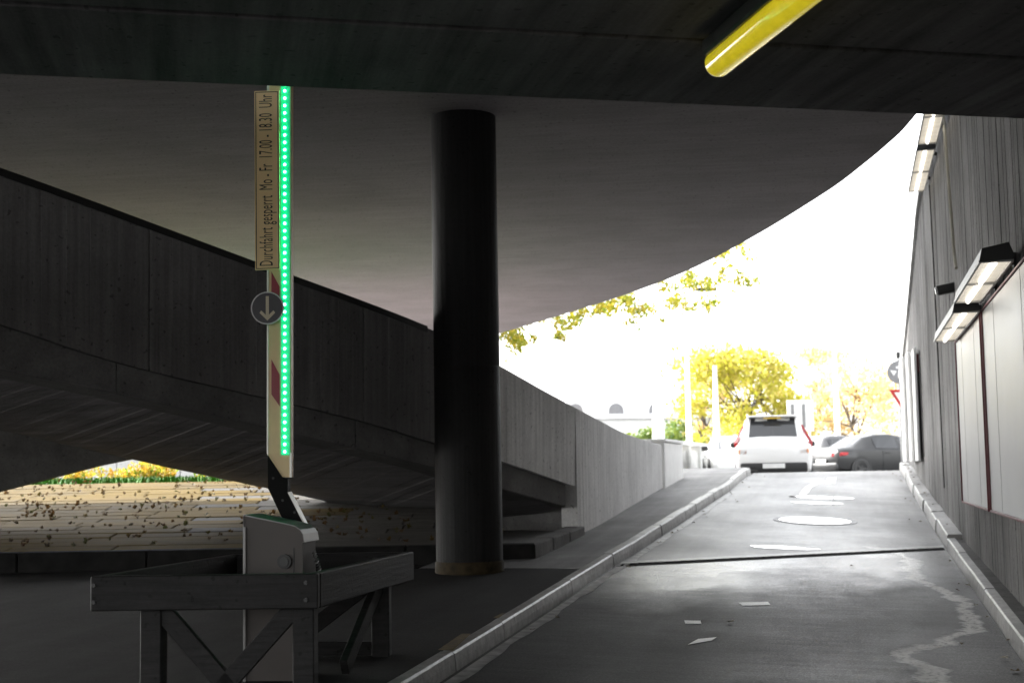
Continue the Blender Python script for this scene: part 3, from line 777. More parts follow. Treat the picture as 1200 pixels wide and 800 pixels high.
# security camera
pc = at(1124, 337, 16.0)
sc_ = thing('security_camera', 'dark box security camera on a short arm on the right wall', 'camera', pc, -R(13.36))
bm = bm_new(); box(bm, (-0.10, 0.0, 0), (0.30, 0.14, 0.11), Matrix.Rotation(R(-10), 3, 'Y'), 0.02, 2); put('housing', bm, m_black, sc_)
bm = bm_new(); tube(bm, [(-0.245, 0.0, -0.026), (-0.26, 0.0, -0.029)], 0.04, 16); put('lens', bm, plain('lens_glass', (0.02, 0.02, 0.03), 0.1), sc_)
bm = bm_new(); uu_, vv_ = uv_of(pc); tube(bm, [(0.0, 0.05, 0.0), (0.08, 0.05, 0.05), (1.19-vv_, 0.05, 0.06)], 0.018, 8); put('bracket_arm', bm, m_black, sc_)

# tall white sign panels far along the wall, round sign, give-way sign
sp_ = thing('wall_sign', 'tall white ribbed sign panel with a red corner at the end of the right wall', 'sign', rv(wall_uD(24.5, 1.1), 1.14, 0.05), -R(13.36))
for k in range(3):
    bm = bm_new(); box(bm, (-0.065-0.062*k, 0.25+0.9*k, 0.97), (0.05, 1.9-0.2*k, 1.9), None, 0.010); put('panel', bm, m_white, sp_)
bm = bm_new(); box(bm, (-0.020, -0.02, 1.66), (0.03, 1.3, 0.30), None, 0.003); put('red_corner', bm, m_red, sp_)
bm = bm_new(); box(bm, (0.012, 0.4, 0.97), (0.03, 2.6, 1.75)); put('backing', bm, m_black, sp_)
def disc_sign(name, c, r, yaw, mat, label, pole_to, face_fn=None):
    t = thing(name, label, 'sign', c, yaw)
    bm = bm_new(); lathe(bm, [(0.001, -0.008), (r, -0.008), (r+0.006, 0), (r, 0.008), (0.001, 0.008)], 32, Matrix.Rotation(R(90), 4, 'X')); put('sign_plate', bm, mat, t, smooth=40)
    if pole_to is not None:
        bm = bm_new(); tube(bm, [(0, 0.045, pole_to), (0, 0.045, r+0.12)], 0.03, 10); put('pole', bm, m_steel, t)
    return t
rs_c = at(1053.5, 436, 36.0)
rs = disc_sign('round_sign', rs_c, 0.29, R(-8), plain('grey_sign_face', (0.20, 0.20, 0.205), 0.4), 'round grey traffic sign with a white curved arrow beyond the wall end', -0.45-rs_c.z)
bm = bm_new()
arc = [(0.13*math.cos(a), 0.13*math.sin(a)) for a in [R(-60+15*k) for k in range(13)]]
for (x0, z0), (x1, z1) in zip(arc, arc[1:]): beam(bm, (x0, -0.013, z0), (x1, -0.013, z1), 0.006, 0.055, up=Vector((z0, 0, -x0)))
prism(bm, [(-0.03, 0.0), (-0.19, 0.03), (-0.10, -0.12)], 0.006, Matrix(((1, 0, 0, -0.03), (0, 0, 1, -0.016), (0, 1, 0, 0.03), (0, 0, 0, 1))))
put('curved_arrow', bm, m_white, rs)
bm = bm_new(); box(bm, (0.0, 0.02, 0.44), (0.10, 0.10, 0.16), None, 0.02); put('small_lamp', bm, m_black, rs)
gw_c = at(1060, 466, 33.6)
gw = thing('give_way_sign', 'red bordered triangular give way sign beyond the end of the right wall', 'sign', gw_c, R(-10))
def tri_ring(R0, R1):
    return [(R0*math.cos(R(a)), R0*math.sin(R(a))) for a in (150, 30, 270)], [(R1*math.cos(R(a)), R1*math.sin(R(a))) for a in (150, 30, 270)]
T1, T2 = tri_ring(0.40, 0.27)
Mz = Matrix(((1, 0, 0, 0), (0, 0, -1, 0), (0, 1, 0, 0), (0, 0, 0, 1)))
bm = bm_new()
for k in range(3):
    q = [T1[k], T1[(k+1) % 3], T2[(k+1) % 3], T2[k]]; prism(bm, q, 0.012, Mz)
put('border', bm, plain('sign_red', (0.45, 0.02, 0.02), 0.4), gw)
bm = bm_new(); prism(bm, [(x*0.99, y*0.99) for x, y in T2], 0.008, Mz); put('sign_plate', bm, m_white, gw)
bm = bm_new(); tube(bm, [(0.0, 0.05, -0.5-gw_c.z), (0.0, 0.05, 0.2)], 0.03, 10); put('pole', bm, m_steel, gw)

# ------------------------------------------------------------------ yellow ceiling light
m_yel = plain('yellow_diffuser', (0.75, 0.62, 0.04), 0.18, emit=(1.0, 0.80, 0.02), es=0.065, var=0.18, vscale=12, coat=0.6)
A = on_z(842, 74, ZC-0.125); fdir = (on_z(945, -10, ZC-0.125)-A).normalized()
yl = thing('ceiling_tube_light', 'yellow tube light in a dark housing hanging under the near ceiling', 'lamp', A)
B = A + fdir*1.5
def capsule_tube(bm, a, b, r, n=20):
    d = (b-a).normalized(); pts = []; rads = []
    for k in range(5):
        t = k/4; ang = (1-t)*math.pi/2; pts.append(a - d*(r*0.8*math.sin(ang)) + d*0.0); rads.append(max(0.004, r*math.cos(ang)))
    for k in range(5):
        t = k/4; ang = t*math.pi/2; pts.append(b + d*(r*0.8*math.sin(ang))); rads.append(max(0.004, r*math.cos(ang)))
    pts2 = [pts[0]]; r2_ = [rads[0]]
    for p, q in zip(pts[1:], rads[1:]):
        if (p-pts2[-1]).length > 1e-4: pts2.append(p); r2_.append(q)
    tube(bm, pts2, r2_, n)
bm = bm_new(); capsule_tube(bm, A, B, 0.062); put('diffuser', bm, m_yel, yl, world=True, smooth=50)
bm = bm_new(); sdn = Vector((-fdir.y, fdir.x, 0))
beam(bm, A+fdir*0.0+Vector((0, 0, 0.065))+sdn*(-0.02), B+Vector((0, 0, 0.065))+sdn*(-0.02), 0.115, 0.07, bevel=0.012); put('housing', bm, m_black, yl, world=True)
bm = bm_new(); 
bm.free()
for t in (0.15, 1.2):
    bm = bm_new(); beam(bm, A+fdir*t+Vector((0, 0, 0.10)), A+fdir*t+Vector((0, 0, ZC-A.z)), 0.1, 0.05); put('mounting_block', bm, m_black, yl, world=True)

# ------------------------------------------------------------------ barrier
m_boom = plain('boom_yellow', (0.80, 0.58, 0.32), 0.45, var=0.08)
m_alu = plain('boom_aluminium', (0.55, 0.54, 0.50), 0.35, 0.5)
m_boomred = plain('boom_red', (0.30, 0.012, 0.03), 0.4)
m_ledbase = plain('led_strip_green', (0.02, 0.35, 0.12), 0.4, emit=(0.0, 1.0, 0.45), es=0.062, var=0)
m_led = plain('led_point', (0.8, 1, 0.9), 0.3, emit=(0.08, 1.0, 0.45), es=8.0, var=0)
m_signyel = plain('sign_yellow_face', (0.92, 0.70, 0.36), 0.4, var=0.05)
m_ink = plain('sign_black_ink', (0.01, 0.012, 0.01), 0.5, var=0)
m_blue = plain('dark_sign_disc', (0.035, 0.035, 0.042), 0.4)
m_cab = plain('cabinet_grey_brown', (0.065, 0.055, 0.05), 0.55, var=0.08)
m_lid2 = plain('cabinet_lid_grey', (0.26, 0.255, 0.25), 0.4, 0.3)
DB = 8.35
base_p = at(325, 780, 8.3); bz = fz(*uv_of(base_p))
bar = thing('barrier', 'raised parking barrier with green lit boom, notice and grey drive cabinet', 'barrier', (base_p.x, base_p.y, bz))
def P(px, py, D=DB): return at(px, py, D)
def quad_prism(bm, pxs, D, thick, up=None):
    a = [bm.verts.new(at(x, y, D)) for x, y in pxs]; b = [bm.verts.new(at(x, y, D)+Vector((0, thick, 0))) for x, y in pxs]
    n = len(a); bm.faces.new(a); bm.faces.new(b[::-1])
    for k in range(n): bm.faces.new((a[k], b[k], b[(k+1) % n], a[(k+1) % n]))
    return bm
# boom: upright box section, from the bracket past the ceiling edge
bm = bm_new(); quad_prism(bm, ((315.5, 40), (341, 40), (341, 559), (331, 559), (314.5, 534)), DB, 0.09); boom = put('boom', bm, m_boom, bar, world=True)
bm = bm_new(); quad_prism(bm, ((312.8, 40), (315.3, 40), (314.3, 534), (312.5, 531)), DB-0.004, 0.098); put('edge_rail', bm, m_alu, boom, world=True)
bm = bm_new(); quad_prism(bm, ((339.2, 530), (341.4, 530), (341.4, 559), (339.2, 559)), DB-0.004, 0.02); put('edge_rail', bm, m_alu, boom, world=True)
for ys in ((319, 361), (421, 476), (523, 578)):
    pass
for (y0, y1) in ((318, 366), (421, 476)):
    bm = bm_new(); quad_prism(bm, ((318, y0), (327.6, y0+18), (327.8, y1), (318, y1-14)), DB-0.0045, 0.004); put('red_stripe', bm, m_boomred, boom, world=True)
bm = bm_new(); quad_prism(bm, ((329, 42), (339.3, 42), (339.3, 533), (329, 533)), DB-0.014, 0.013); strip_ = put('led_strip', bm, m_ledbase, bar, world=True)
n_led = 56; bm = bm_new()
lathe(bm, [(0.001, 0.0), (0.0085, 0.0), (0.007, 0.005), (0.001, 0.007)], 8, Matrix.Rotation(R(90), 4, 'X')); led0 = None
for k in range(n_led):
    y = 529 - k*8.62
    if y < 46: break
    if led0 is None:
        o = put('led_lens', bm, m_led, strip_); led0 = o
    else:
        o = led0.copy(); COL.objects.link(o); o.parent = strip_
    o.location = at(333.6, y, DB-0.0145) - bar.location
# notice panel
D_S = DB-0.03
pa_, pb_ = at(299, 316, D_S), at(327.5, 107, D_S)
tl, tr, br, bl = at(298, 107, D_S), at(327, 106, D_S), at(328, 315.5, D_S), at(299, 316.5, D_S)
xax = (tr-tl).normalized(); zax = ((tl-bl)).normalized()
sw, sh = (tr-tl).length, (tl-bl).length
sign = None
bm = bm_new(); quad_prism(bm, ((298, 107), (327, 106), (328, 315.5), (299, 316.5)), D_S, 0.012); sign = put('notice_panel', bm, m_signyel, bar, world=True)
bm = bm_new()
ins = 0.006; wl = 0.0045
def spt(a, b, d=0.002): # a across 0..sw, b up 0..sh
    return bl + xax*a + zax*b + Vector((0, -d, 0))
for (a0, a1, b0, b1) in ((ins, ins+wl, ins, sh-ins), (sw-ins-wl, sw-ins, ins, sh-ins), (ins+wl, sw-ins-wl, ins, ins+wl), (ins+wl, sw-ins-wl, sh-ins-wl, sh-ins)):
    q = [bm.verts.new(spt(*p)) for p in ((a0, b0), (a1, b0), (a1, b1), (a0, b1))]; bm.faces.new(q)
put('border_line', bm, m_ink, sign, world=True)
def text_mesh(body, name, mat, parent, origin, xdir, ydir, length, height):
    cu = bpy.data.curves.new(name, 'FONT'); cu.body = body; cu.size = 1.0; cu.resolution_u = 3; cu.offset = 0.0; cu.space_character = 1.06
    ob = bpy.data.objects.new(name+'_tmp', cu); COL.objects.link(ob)
    dg = bpy.context.evaluated_depsgraph_get(); dg.update()
    me = bpy.data.meshes.new_from_object(ob.evaluated_get(dg)); bpy.data.objects.remove(ob); me.name = name
    xs = [v.co.x for v in me.vertices]; ys = [v.co.y for v in me.vertices]
    x0, x1, y0_, y1_ = min(xs), max(xs), min(ys), max(ys)
    off_ = parent.location if parent.parent is None else parent.location + parent.parent.location
    for v in me.vertices:
        a = (v.co.x-x0)/(x1-x0)*length; b = (v.co.y-y0_)/(y1_-y0_)*height
        v.co = origin + xdir*a + ydir*b - off_
    me.materials.clear(); me.materials.append(mat)
    o = bpy.data.objects.new(name, me); COL.objects.link(o); o.parent = parent; return o
text_mesh('Durchfahrt gesperrt  Mo - Fr  17.00 - 18.30  Uhr', 'lettering', m_ink, sign, spt(sw*0.88, sh*0.022, 0.003), zax, -xax, sh*0.955, sw*0.70)
# round disc with down arrow
dc_c = at(313.5, 361, DB-0.05)
bm = bm_new(); Md = Matrix.Translation(dc_c-bar.location) @ Matrix.Rotation(R(90), 4, 'X')
lathe(bm, [(0.001, -0.005), (0.094, -0.005), (0.098, 0.0), (0.094, 0.005), (0.001, 0.005)], 40, Md); disc = put('direction_disc', bm, m_blue, bar, smooth=40)
bm = bm_new(); lathe(bm, [(0.090, 0.005), (0.090, 0.0075), (0.097, 0.0075), (0.097, 0.005)], 40, Md, closed=True); put('rim', bm, plain('disc_rim_white', (0.62, 0.62, 0.62), 0.4), disc)
bm = bm_new(); Mp = Matrix.Translation(dc_c-bar.location+Vector((0, -0.006, 0))) @ Matrix(((1, 0, 0, 0), (0, 0, -1, 0), (0, 1, 0, 0), (0, 0, 0, 1)))
ar = [(-0.009, 0.07), (0.009, 0.07), (0.009, -0.04), (0.036, -0.014), (0.046, -0.028), (0.0, -0.074), (-0.046, -0.028), (-0.036, -0.014), (-0.009, -0.04)]
prism(bm, ar, 0.003, Mp); put('arrow', bm, plain('arrow_cream', (0.62, 0.56, 0.40), 0.45), disc)
# black bracket between boom and cabinet
bm = bm_new(); quad_prism(bm, ((313.5, 533), (331, 560), (337, 560), (337, 577), (364, 630), (350, 640), (333, 612), (314, 572)), DB-0.012, 0.10); br_ = put('bracket', bm, plain('bracket_black', (0.006, 0.006, 0.006), 0.6, spec=0.1), bar, world=True)
bm = bm_new(); quad_prism(bm, ((337.2, 577), (338.6, 576), (365.4, 629), (364, 630)), DB-0.014, 0.104); put('bracket_edge', bm, m_alu, br_, world=True)
bm = bm_new()
for (px, py) in ((320, 560), (331, 586), (345, 600)): tube(bm, [at(px, py, DB-0.012), at(px, py, DB-0.022)], 0.008, 8)
put('bolt', bm, m_dsteel, br_, world=True)
# cabinet: sloping lid, rounded right shoulder
yaw = R(-9)
cA = at(286.5, 604, 8.02)
cw, cd = 0.345, 0.27
rotm = Matrix.Rotation(yaw, 4, 'Z')
def CL(x, y, z): return rotm @ Vector((x, y, z)) + Vector((cA.x, cA.y, cA.z))
hgt = cA.z - bz
bm = bm_new()
prof = [(0.008, -hgt-0.03), (0.008, -0.035), (0.29, -0.095), (0.335, -0.12), (0.335, -hgt-0.03)]
rows = [[CL(x, y, z) for x, z in prof] for y in (0.004, cd-0.02)]
vr = loft(bm, rows, closed=True); bm.faces.new(vr[0]); bm.faces.new(vr[-1][::-1])
cab = put('cabinet', bm, m_cab, bar, world=True)
bm = bm_new(); top = [(-0.004, 0.0), (0.0, 0.006), (0.27, -0.052), (0.30, -0.062), (0.325, -0.080), (0.342, -0.105), (0.350, -0.150)]
bot = [(0.338, -0.150), (0.330, -0.122), (0.29, -0.098), (0.008, -0.038), (-0.004, -0.038)]
rows = [[CL(x, y, z) for x, z in top+bot] for y in (-0.008, cd)]
vr = loft(bm, rows, closed=True); bm.faces.new(vr[0]); bm.faces.new(vr[-1][::-1])
put('lid', bm, m_lid2, cab, world=True)
# front skirt of the lid
bm = bm_new(); fr = [(-0.004, 0.0), (0.27, -0.055), (0.30, -0.064), (0.325, -0.082), (0.342, -0.107), (0.348, -0.150), (0.0, -0.055)]
fr = [(-0.003, 0.0), (0.27, -0.056), (0.30, -0.066), (0.325, -0.084), (0.340, -0.108), (0.345, -0.148), (0.29, -0.148), (-0.003, -0.060)]
rows = [[CL(x, y, z) for x, z in fr] for y in (-0.012, 0.0)]
vr = loft(bm, rows, closed=True); bm.faces.new(vr[0]); bm.faces.new(vr[-1][::-1]); put('lid_skirt', bm, m_cab, cab, world=True)
bm = bm_new(); box(bm, (0, 0, 0), (0.014, 0.02, hgt+0.02)); bmesh.ops.rotate(bm, cent=(0, 0, 0), matrix=rotm.to_3x3(), verts=bm.verts); bmesh.ops.translate(bm, vec=CL(0.002, -0.002, -hgt/2-0.02), verts=bm.verts); put('corner_trim', bm, m_lid2, cab, world=True)
kc = CL(0.235, -0.002, -0.255)
bm = bm_new(); tube(bm, [kc, kc+rotm.to_3x3() @ Vector((0, -0.014, 0))], 0.040, 24); kn = put('lock_plate', bm, m_black, cab, world=True, smooth=40)
bm = bm_new(); tube(bm, [kc+rotm.to_3x3() @ Vector((0, -0.013, 0)), kc+rotm.to_3x3() @ Vector((0, -0.019, 0))], 0.026, 20); put('lock_cylinder', bm, m_dsteel, cab, world=True, smooth=40)
bm = bm_new(); box(bm, (0, 0, 0), (0.006, 0.004, hgt*0.7)); bmesh.ops.rotate(bm, cent=(0, 0, 0), matrix=rotm.to_3x3(), verts=bm.verts); bmesh.ops.translate(bm, vec=CL(0.285, 0.003, -hgt*0.55), verts=bm.verts); put('panel_seam', bm, m_black, cab, world=True)
bm = bm_new(); s0 = CL(0.352, 0.16, -0.21); s1 = CL(0.40, 0.20, -0.40); pts = []
for k in range(61):
    t = k/60; ang = t*2*math.pi*13; d = (s1-s0).normalized(); s = d.cross(Vector((0, 1, 0))).normalized(); t_ = d.cross(s)
    pts.append(lerp(s0, s1, t)+(s*math.cos(ang)+t_*math.sin(ang))*0.010)
tube(bm, pts, 0.004, 5); put('spring', bm, m_steel, bar, world=True, smooth=60)

# ------------------------------------------------------------------ guard frame round the barrier
m_guard = concrete('guard_timber_grey', (0.022, 0.0213, 0.0213), (3, 3, 40), (0, 0, 0), 0.35, 0.25, 0.55, 0.35, 40.0, 0.15)
ZR = -0.487
gA, gB = on_z(105, 675, ZR), on_z(371.5, 671.5, ZR); gC = on_z(485, 646, ZR)
gD = gA + (gC-gB)
guard = thing('guard_frame', 'dark rectangular guard frame with braced legs round the barrier cabinet', 'guard rail', ((gA.x+gC.x)/2, (gA.y+gC.y)/2, bz))
RH, RT = 0.175, 0.055
def rail(a, b, inset0, inset1, name='rail'):
    d = (b-a).normalized(); a2 = a + d*inset0; b2 = b - d*inset1
    bm = bm_new(); beam(bm, a2-Vector((0, 0, RH/2)), b2-Vector((0, 0, RH/2)), RT, RH, bevel=0.006)
    return put(name, bm, m_guard, guard, world=True)
fx = (gB-gA).normalized(); sx_ = (gC-gB).normalized()
rail(gA+sx_*RT/2, gB+sx_*RT/2, 0, 0); rail(gB-fx*RT/2, gC-fx*RT/2, RT+0.001, 0); rail(gD-sx_*RT/2, gC-sx_*RT/2, 0.0, RT+0.002); rail(gA+fx*RT/2, gD+fx*RT/2, RT+0.001, RT+0.001)
def post(c, s=0.11):
    z0 = fz(*uv_of(c))-0.02
    bm = bm_new(); beam(bm, (c.x, c.y, z0), (c.x, c.y, ZR-0.02), s, s, up=fx, bevel=0.006); put('leg', bm, m_guard, guard, world=True)
    return Vector((c.x, c.y, z0))
iA = gA+fx*0.28+sx_*(RT+0.062); iB = gB-fx*0.10+sx_*(RT+0.062); iC = gC-fx*(0.125)-sx_*0.30; iD = gD+fx*0.28-sx_*(RT+0.062)
for c in (iA, iB, iC, iD): post(c)
def brace(a, b, z0, z1):
    bm = bm_new(); beam(bm, Vector((a.x, a.y, z0)), Vector((b.x, b.y, z1)), 0.045, 0.095, up=Vector((0, 0, 1)), bevel=0.004); put('brace', bm, m_guard, guard, world=True)
brace(iA+fx*0.03-sx_*0.02, iA+fx*0.42-sx_*0.02, ZR-RH+0.02, bz+0.03); brace(iB-fx*0.03-sx_*0.02, iB-fx*0.44-sx_*0.02, ZR-RH+0.02, bz+0.03)
brace(iC-sx_*0.03, iC-sx_*0.75, ZR-RH+0.02, bz+0.05); brace(iC-fx*0.05, iC-fx*0.62, ZR-RH+0.02, bz+0.05)
bm = bm_new(); zz = bz+0.07; beam(bm, Vector((iC.x, iC.y, zz))-fx*0.6, Vector((iC.x, iC.y, zz))-fx*0.06, 0.05, 0.08, bevel=0.004); put('foot_rail', bm, m_guard, guard, world=True)
for a_, dz in ((0.03, -0.045), (0.03, -0.13)):
    for side in (gA+fx*0.025, gB-fx*0.055):
        bm = bm_new(); p = side+Vector((0, 0, dz)); tube(bm, [p, p-sx_*0.012], 0.011, 6); put('bolt', bm, m_dsteel, guard, world=True)

# ------------------------------------------------------------------ cars
def car(name, label, loc, yaw, paint, L=4.6, W=0.92, belt=0.98, roof=1.62, kind='suv', group='cars up on the street'):
    t = thing(name, label, 'car', loc, yaw, group)
    # x forward. stations: x, z_bottom, z_belt, z_top, half width belt, half width top
    h = L/2
    if kind == 'suv':
        st = [(-h, .42, .86, .90, .80, .62), (-h+.05, .34, .95, 1.02, .88, .66), (-h+.16, .28, belt+.02, 1.10, W, .68), (-h+.42, .24, belt+.02, roof-.12, W, .62), (-h+.62, .22, belt+.01, roof-.02, W, .63), (-h+1.4, .2, belt, roof, W, .66), (-h+2.2, .2, belt-.01, roof-.02, W, .66), (-h+2.75, .2, belt-.03, roof-.12, W, .64), (h-1.15, .2, belt-.06, belt+.02, W, .74), (h-.5, .24, belt-.12, belt-.08, W-.03, .68), (h-.12, .3, .72, .80, .82, .60), (h, .38, .62, .66, .70, .50)]
        rear, side = (2, 4), (3, 8)
    elif kind == 'sedan':
        st = [(-h, .42, .80, .86, .74, .60), (-h+.06, .32, .90, .98, .84, .66), (-h+.3, .26, .94, 1.03, W-.02, .68), (-h+.75, .22, .95, 1.06, W, .66), (-h+1.25, .2, .95, roof-.10, W, .56), (-h+1.75, .2, .94, roof-.01, W, .58), (-h+2.3, .2, .93, roof, W, .60), (-h+2.8, .2, .92, roof-.07, W, .60), (h-1.35, .2, .90, .97, W, .72), (h-.6, .24, .82, .87, W-.03, .66), (h-.14, .3, .66, .74, .80, .58), (h, .38, .56, .60, .68, .48)]
        rear, side = (3, 5), (4, 8)
    else:
        st = [(-h, .40, .80, .86, .76, .62), (-h+.05, .32, .90, .96, .84, .64), (-h+.2, .26, .95, 1.05, W, .66), (-h+.5, .22, .96, roof-.12, W, .58), (-h+.8, .2, .95, roof-.02, W, .60), (-h+1.4, .2, .94, roof, W, .62), (-h+2.0, .2, .93, roof-.04, W, .62), (-h+2.4, .2, .91, roof-.14, W, .60), (h-1.0, .2, .88, .95, W, .70), (h-.45, .24, .80, .85, W-.03, .64), (h-.1, .3, .66, .72, .80, .58), (h, .38, .56, .60, .68, .48)]
        rear, side = (2, 4), (3, 8)
    def sec(s):
        x, zb, zl, zt, wb, wt = s
        half = [(0, zb), (wb*.80, zb), (wb*.95, zb+.07), (wb*.985, zb+(zl-zb)*.35), (wb, zb+(zl-zb)*.62), (wb*.985, zl-.03), (wb*.955, zl), (lerp(wb*.955, wt, .93), lerp(zl, zt, .90)), (wt*.90, zt-.008), (wt*.5, zt+.012), (0, zt+.016)]
        return [Vector((x, y, z)) for y, z in half] + [Vector((x, -y, z)) for y, z in half[-2:0:-1]]
    secs = [sec(s) for s in st]
    bm = bm_new(); vr = loft(bm, secs, closed=True); bm.faces.new(vr[0]); bm.faces.new(vr[-1][::-1])
    body = put('body', bm, paint, t, smooth=38)
    m_gl = plain('car_glass', (0.03, 0.032, 0.035), 0.06, spec=0.8, var=0)
    m_tr = plain('car_trim_black', (0.02, 0.02, 0.02), 0.6)
    def pane(name, quads, push):
        bm = bm_new()
        for q in quads:
            n = (q[1]-q[0]).cross(q[3]-q[0]).normalized()
            c = sum(q, Vector())/4
            if n.dot(c-Vector((c.x*0.6, 0, 0.75))) < 0: n = -n
            a = [bm.verts.new(c+(p-c)+n*push) for p in q]
            b = [bm.verts.new(p-n*0.01) for p in q]
            bm.faces.new(a)
            for k in range(4): bm.faces.new((a[k], a[(k+1) % 4], b[(k+1) % 4], b[k]))
        return put(name, bm, m_gl, t)
    def sp(i, f, s, zf):  # point on the side of the greenhouse between stations i and i+1
        A, Bq = st[i], st[i+1]; x, zb, zl, zt, wb, wt = [lerp(p, q, f) for p, q in zip(A, Bq)]
        y = lerp(wb*.955, lerp(wb*.955, wt, .93), zf); z = lerp(zl, lerp(zl, zt, .90), zf); return Vector((x, s*y, z))
    for s in (-1, 1):
        i0, i1 = side
        spans = [(i0, .35, i0+1, .7), (i0+1, .85, i0+3, .15), (i0+3, .25, i1-1, .35)] if kind != 'sedan' else [(i0, .55, i0+2, .25), (i0+2, .4, i1-1, .4)]
        for (a, fa_, b, fb_) in spans:
            qs = []
            cuts = [(a, fa_)] + [(k, 0.0) for k in range(a+1, b+1)] + [(b, fb_)]
            cuts = [c for k, c in enumerate(cuts) if k == 0 or c != cuts[k-1]]
            for (c, f), (d, g) in zip(cuts, cuts[1:]):
                qs.append([sp(c, f, s, .1), sp(d, g, s, .1), sp(d, g, s, .92), sp(c, f, s, .92)])
            pane('side_window', qs, 0.006)
    def tp(i, f, yf):
        A, Bq = st[i], st[i+1]; x, zb, zl, zt, wb, wt = [lerp(p, q, f) for p, q in zip(A, Bq)]
        return Vector((x, yf*wt*.9, zt-.008+.02*(1-abs(yf))))
    def glass_top(name, i0, f0, i1, f1):
        qs = []; cuts = [(i0, f0)]+[(k, 0.0) for k in range(i0+1, i1+1)]+[(i1, f1)]
        cuts = [c for k, c in enumerate(cuts) if k == 0 or c != cuts[k-1]]
        for (c, f), (d, g) in zip(cuts, cuts[1:]):
            for y0, y1 in ((-.95, -.5), (-.5, 0), (0, .5), (.5, .95)): qs.append([tp(c, f, y0), tp(d, g, y0), tp(d, g, y1), tp(c, f, y1)])
        pane(name, qs, 0.006)
    glass_top('rear_window', rear[0], .12, rear[1]-1, .85)
    glass_top('windscreen', 7, .08, 7, .92)
    # wheels
    for sx2, wx in ((-1, -h+.88), (1, h-.86)):
        for s in (-1, 1):
            Mw = Matrix.Translation((wx, s*(W-.10), .335)) @ Matrix.Rotation(R(90), 4, 'X')
            bm = bm_new(); lathe(bm, [(.225, -.10), (.30, -.11), (.332, -.09), (.338, 0), (.332, .09), (.30, .11), (.225, .10)], 28, Mw, closed=True); wh = put('wheel', bm, m_tr, t, smooth=50)
            bm = bm_new()
            lathe(bm, [(.20, -.095), (.228, -.10), (.228, .10), (.20, .095)], 28, Mw, closed=True)
            for k in range(5):
                a = 2*math.pi*k/5; beam(bm, Mw @ Vector((.02*math.cos(a), .02*math.sin(a), -s*.06)), Mw @ Vector((.21*math.cos(a), .21*math.sin(a), -s*.075)), .05, .025, up=Vector((0, 1, 0)))
            lathe(bm, [(.001, -.05), (.2, -.05), (.2, .05), (.001, .05)], 20, Mw); put('rim', bm, plain('wheel_rim', (0.07, 0.07, 0.07), 0.4, 0.7), wh)
            bm = bm_new(); Ma = Matrix.Translation((wx, s*(W-.012), .335)) @ Matrix.Rotation(R(90), 4, 'X')
            lathe(bm, [(.335, -.012), (.40, -.014), (.40, .014), (.335, .012)], 28, Ma, closed=True); put('wheel_arch', bm, m_tr, t)
    # rear bumper, plate, lights, mirrors, door seams
    m_tl = plain('tail_light_red', (0.40, 0.01, 0.015), 0.2, var=0, coat=0.5); m_or = plain('tail_light_orange', (0.65, 0.22, 0.05), 0.25, var=0)
    bm = bm_new(); box(bm, (-h+.04, 0, .42), (.16, W*1.72, .24), None, .05, 2); bp = put('rear_bumper', bm, m_tr if kind != 'sedan' else paint, t, smooth=40)
    bm = bm_new(); box(bm, (-h-.045, 0, .46 if kind == 'suv' else .60), (.012, .52, .11), None, .004); put('number_plate', bm, m_white, t)
    for s in (-1, 1):
        bm = bm_new()
        if kind == 'suv':
            loft(bm, [[Vector((-h+.47, s*.67, roof-.22)), Vector((-h+.30, s*.73, 1.25)), Vector((-h+.12, s*.84, 1.03)), Vector((-h+.02, s*.80, .90))], [Vector((-h+.50, s*.72, roof-.22)), Vector((-h+.36, s*.82, 1.24)), Vector((-h+.20, s*.935, 1.02)), Vector((-h+.08, s*.90, .90))]])
            bmesh.ops.solidify(bm, geom=bm.faces[:], thickness=0.03)
            put('tail_light', bm, m_tl, t)
            bm = bm_new(); box(bm, (-h+.05, s*.72, .80), (.10, .22, .13), None, .02); put('tail_light', bm, m_or, t)
        else:
            box(bm, (-h+.10, s*.68, .80), (.16, .36, .13), Matrix.Rotation(s*R(-22), 3, 'Z'), .03, 2); put('tail_light', bm, m_tl, t)
            bm = bm_new(); box(bm, (-h+.28, s*(W-.045), .82), (.34, .05, .11), Matrix.Rotation(s*R(-3), 3, 'Z'), .015); put('tail_light', bm, m_tl, t)
        bm = bm_new(); box(bm, (h-1.55, s*(W+.06), belt+.04), (.14, .20, .14), None, .04, 2); beam(bm, (h-1.53, s*(W-.06), belt), (h-1.55, s*(W+.02), belt+.03), .05, .04); put('wing_mirror', bm, m_tr if kind != 'sedan' else paint, t, smooth=45)
        bm = bm_new(); box(bm, (-h+1.75, s*(W-.003), .60), (.008, .01, .60)); box(bm, (-h+2.75, s*(W-.003), .60), (.008, .01, .62)); put('door_seam', bm, m_tr, t)
        for xx in (-h+1.95, -h+2.95):
            bm = bm_new(); box(bm, (xx, s*(W+.004), .84), (.20, .03, .03), None, .008); put('door_handle', bm, paint, t)
        bm = bm_new(); box(bm, (h-.16, s*.60, .66), (.20, .30, .13), Matrix.Rotation(s*R(20), 3, 'Z'), .03); put('headlight', bm, plain('headlight_glass', (0.7, 0.7, 0.7), 0.15, var=0), t)
    if kind == 'suv':
        bm = bm_new(); box(bm, (-h+.42, 0, roof-.02), (.34, 1.22, .035), Matrix.Rotation(R(6), 3, 'Y'), .012); put('roof_spoiler', bm, paint, t)
        bm = bm_new(); box(bm, (-h+.255, 0, roof-.055), (.02, .42, .03)); put('brake_light', bm, plain('brake_light_amber', (0.55, 0.38, 0.05), 0.3, var=0), t)
        for s in (-1, 1):
            bm = bm_new(); tube(bm, [(-h+.8, s*.60, roof+.01), (-h+.9, s*.60, roof+.06), (-h+2.2, s*.60, roof+.05), (-h+2.35, s*.60, roof)], .018, 8); put('roof_rail', bm, paint, t)
    return t
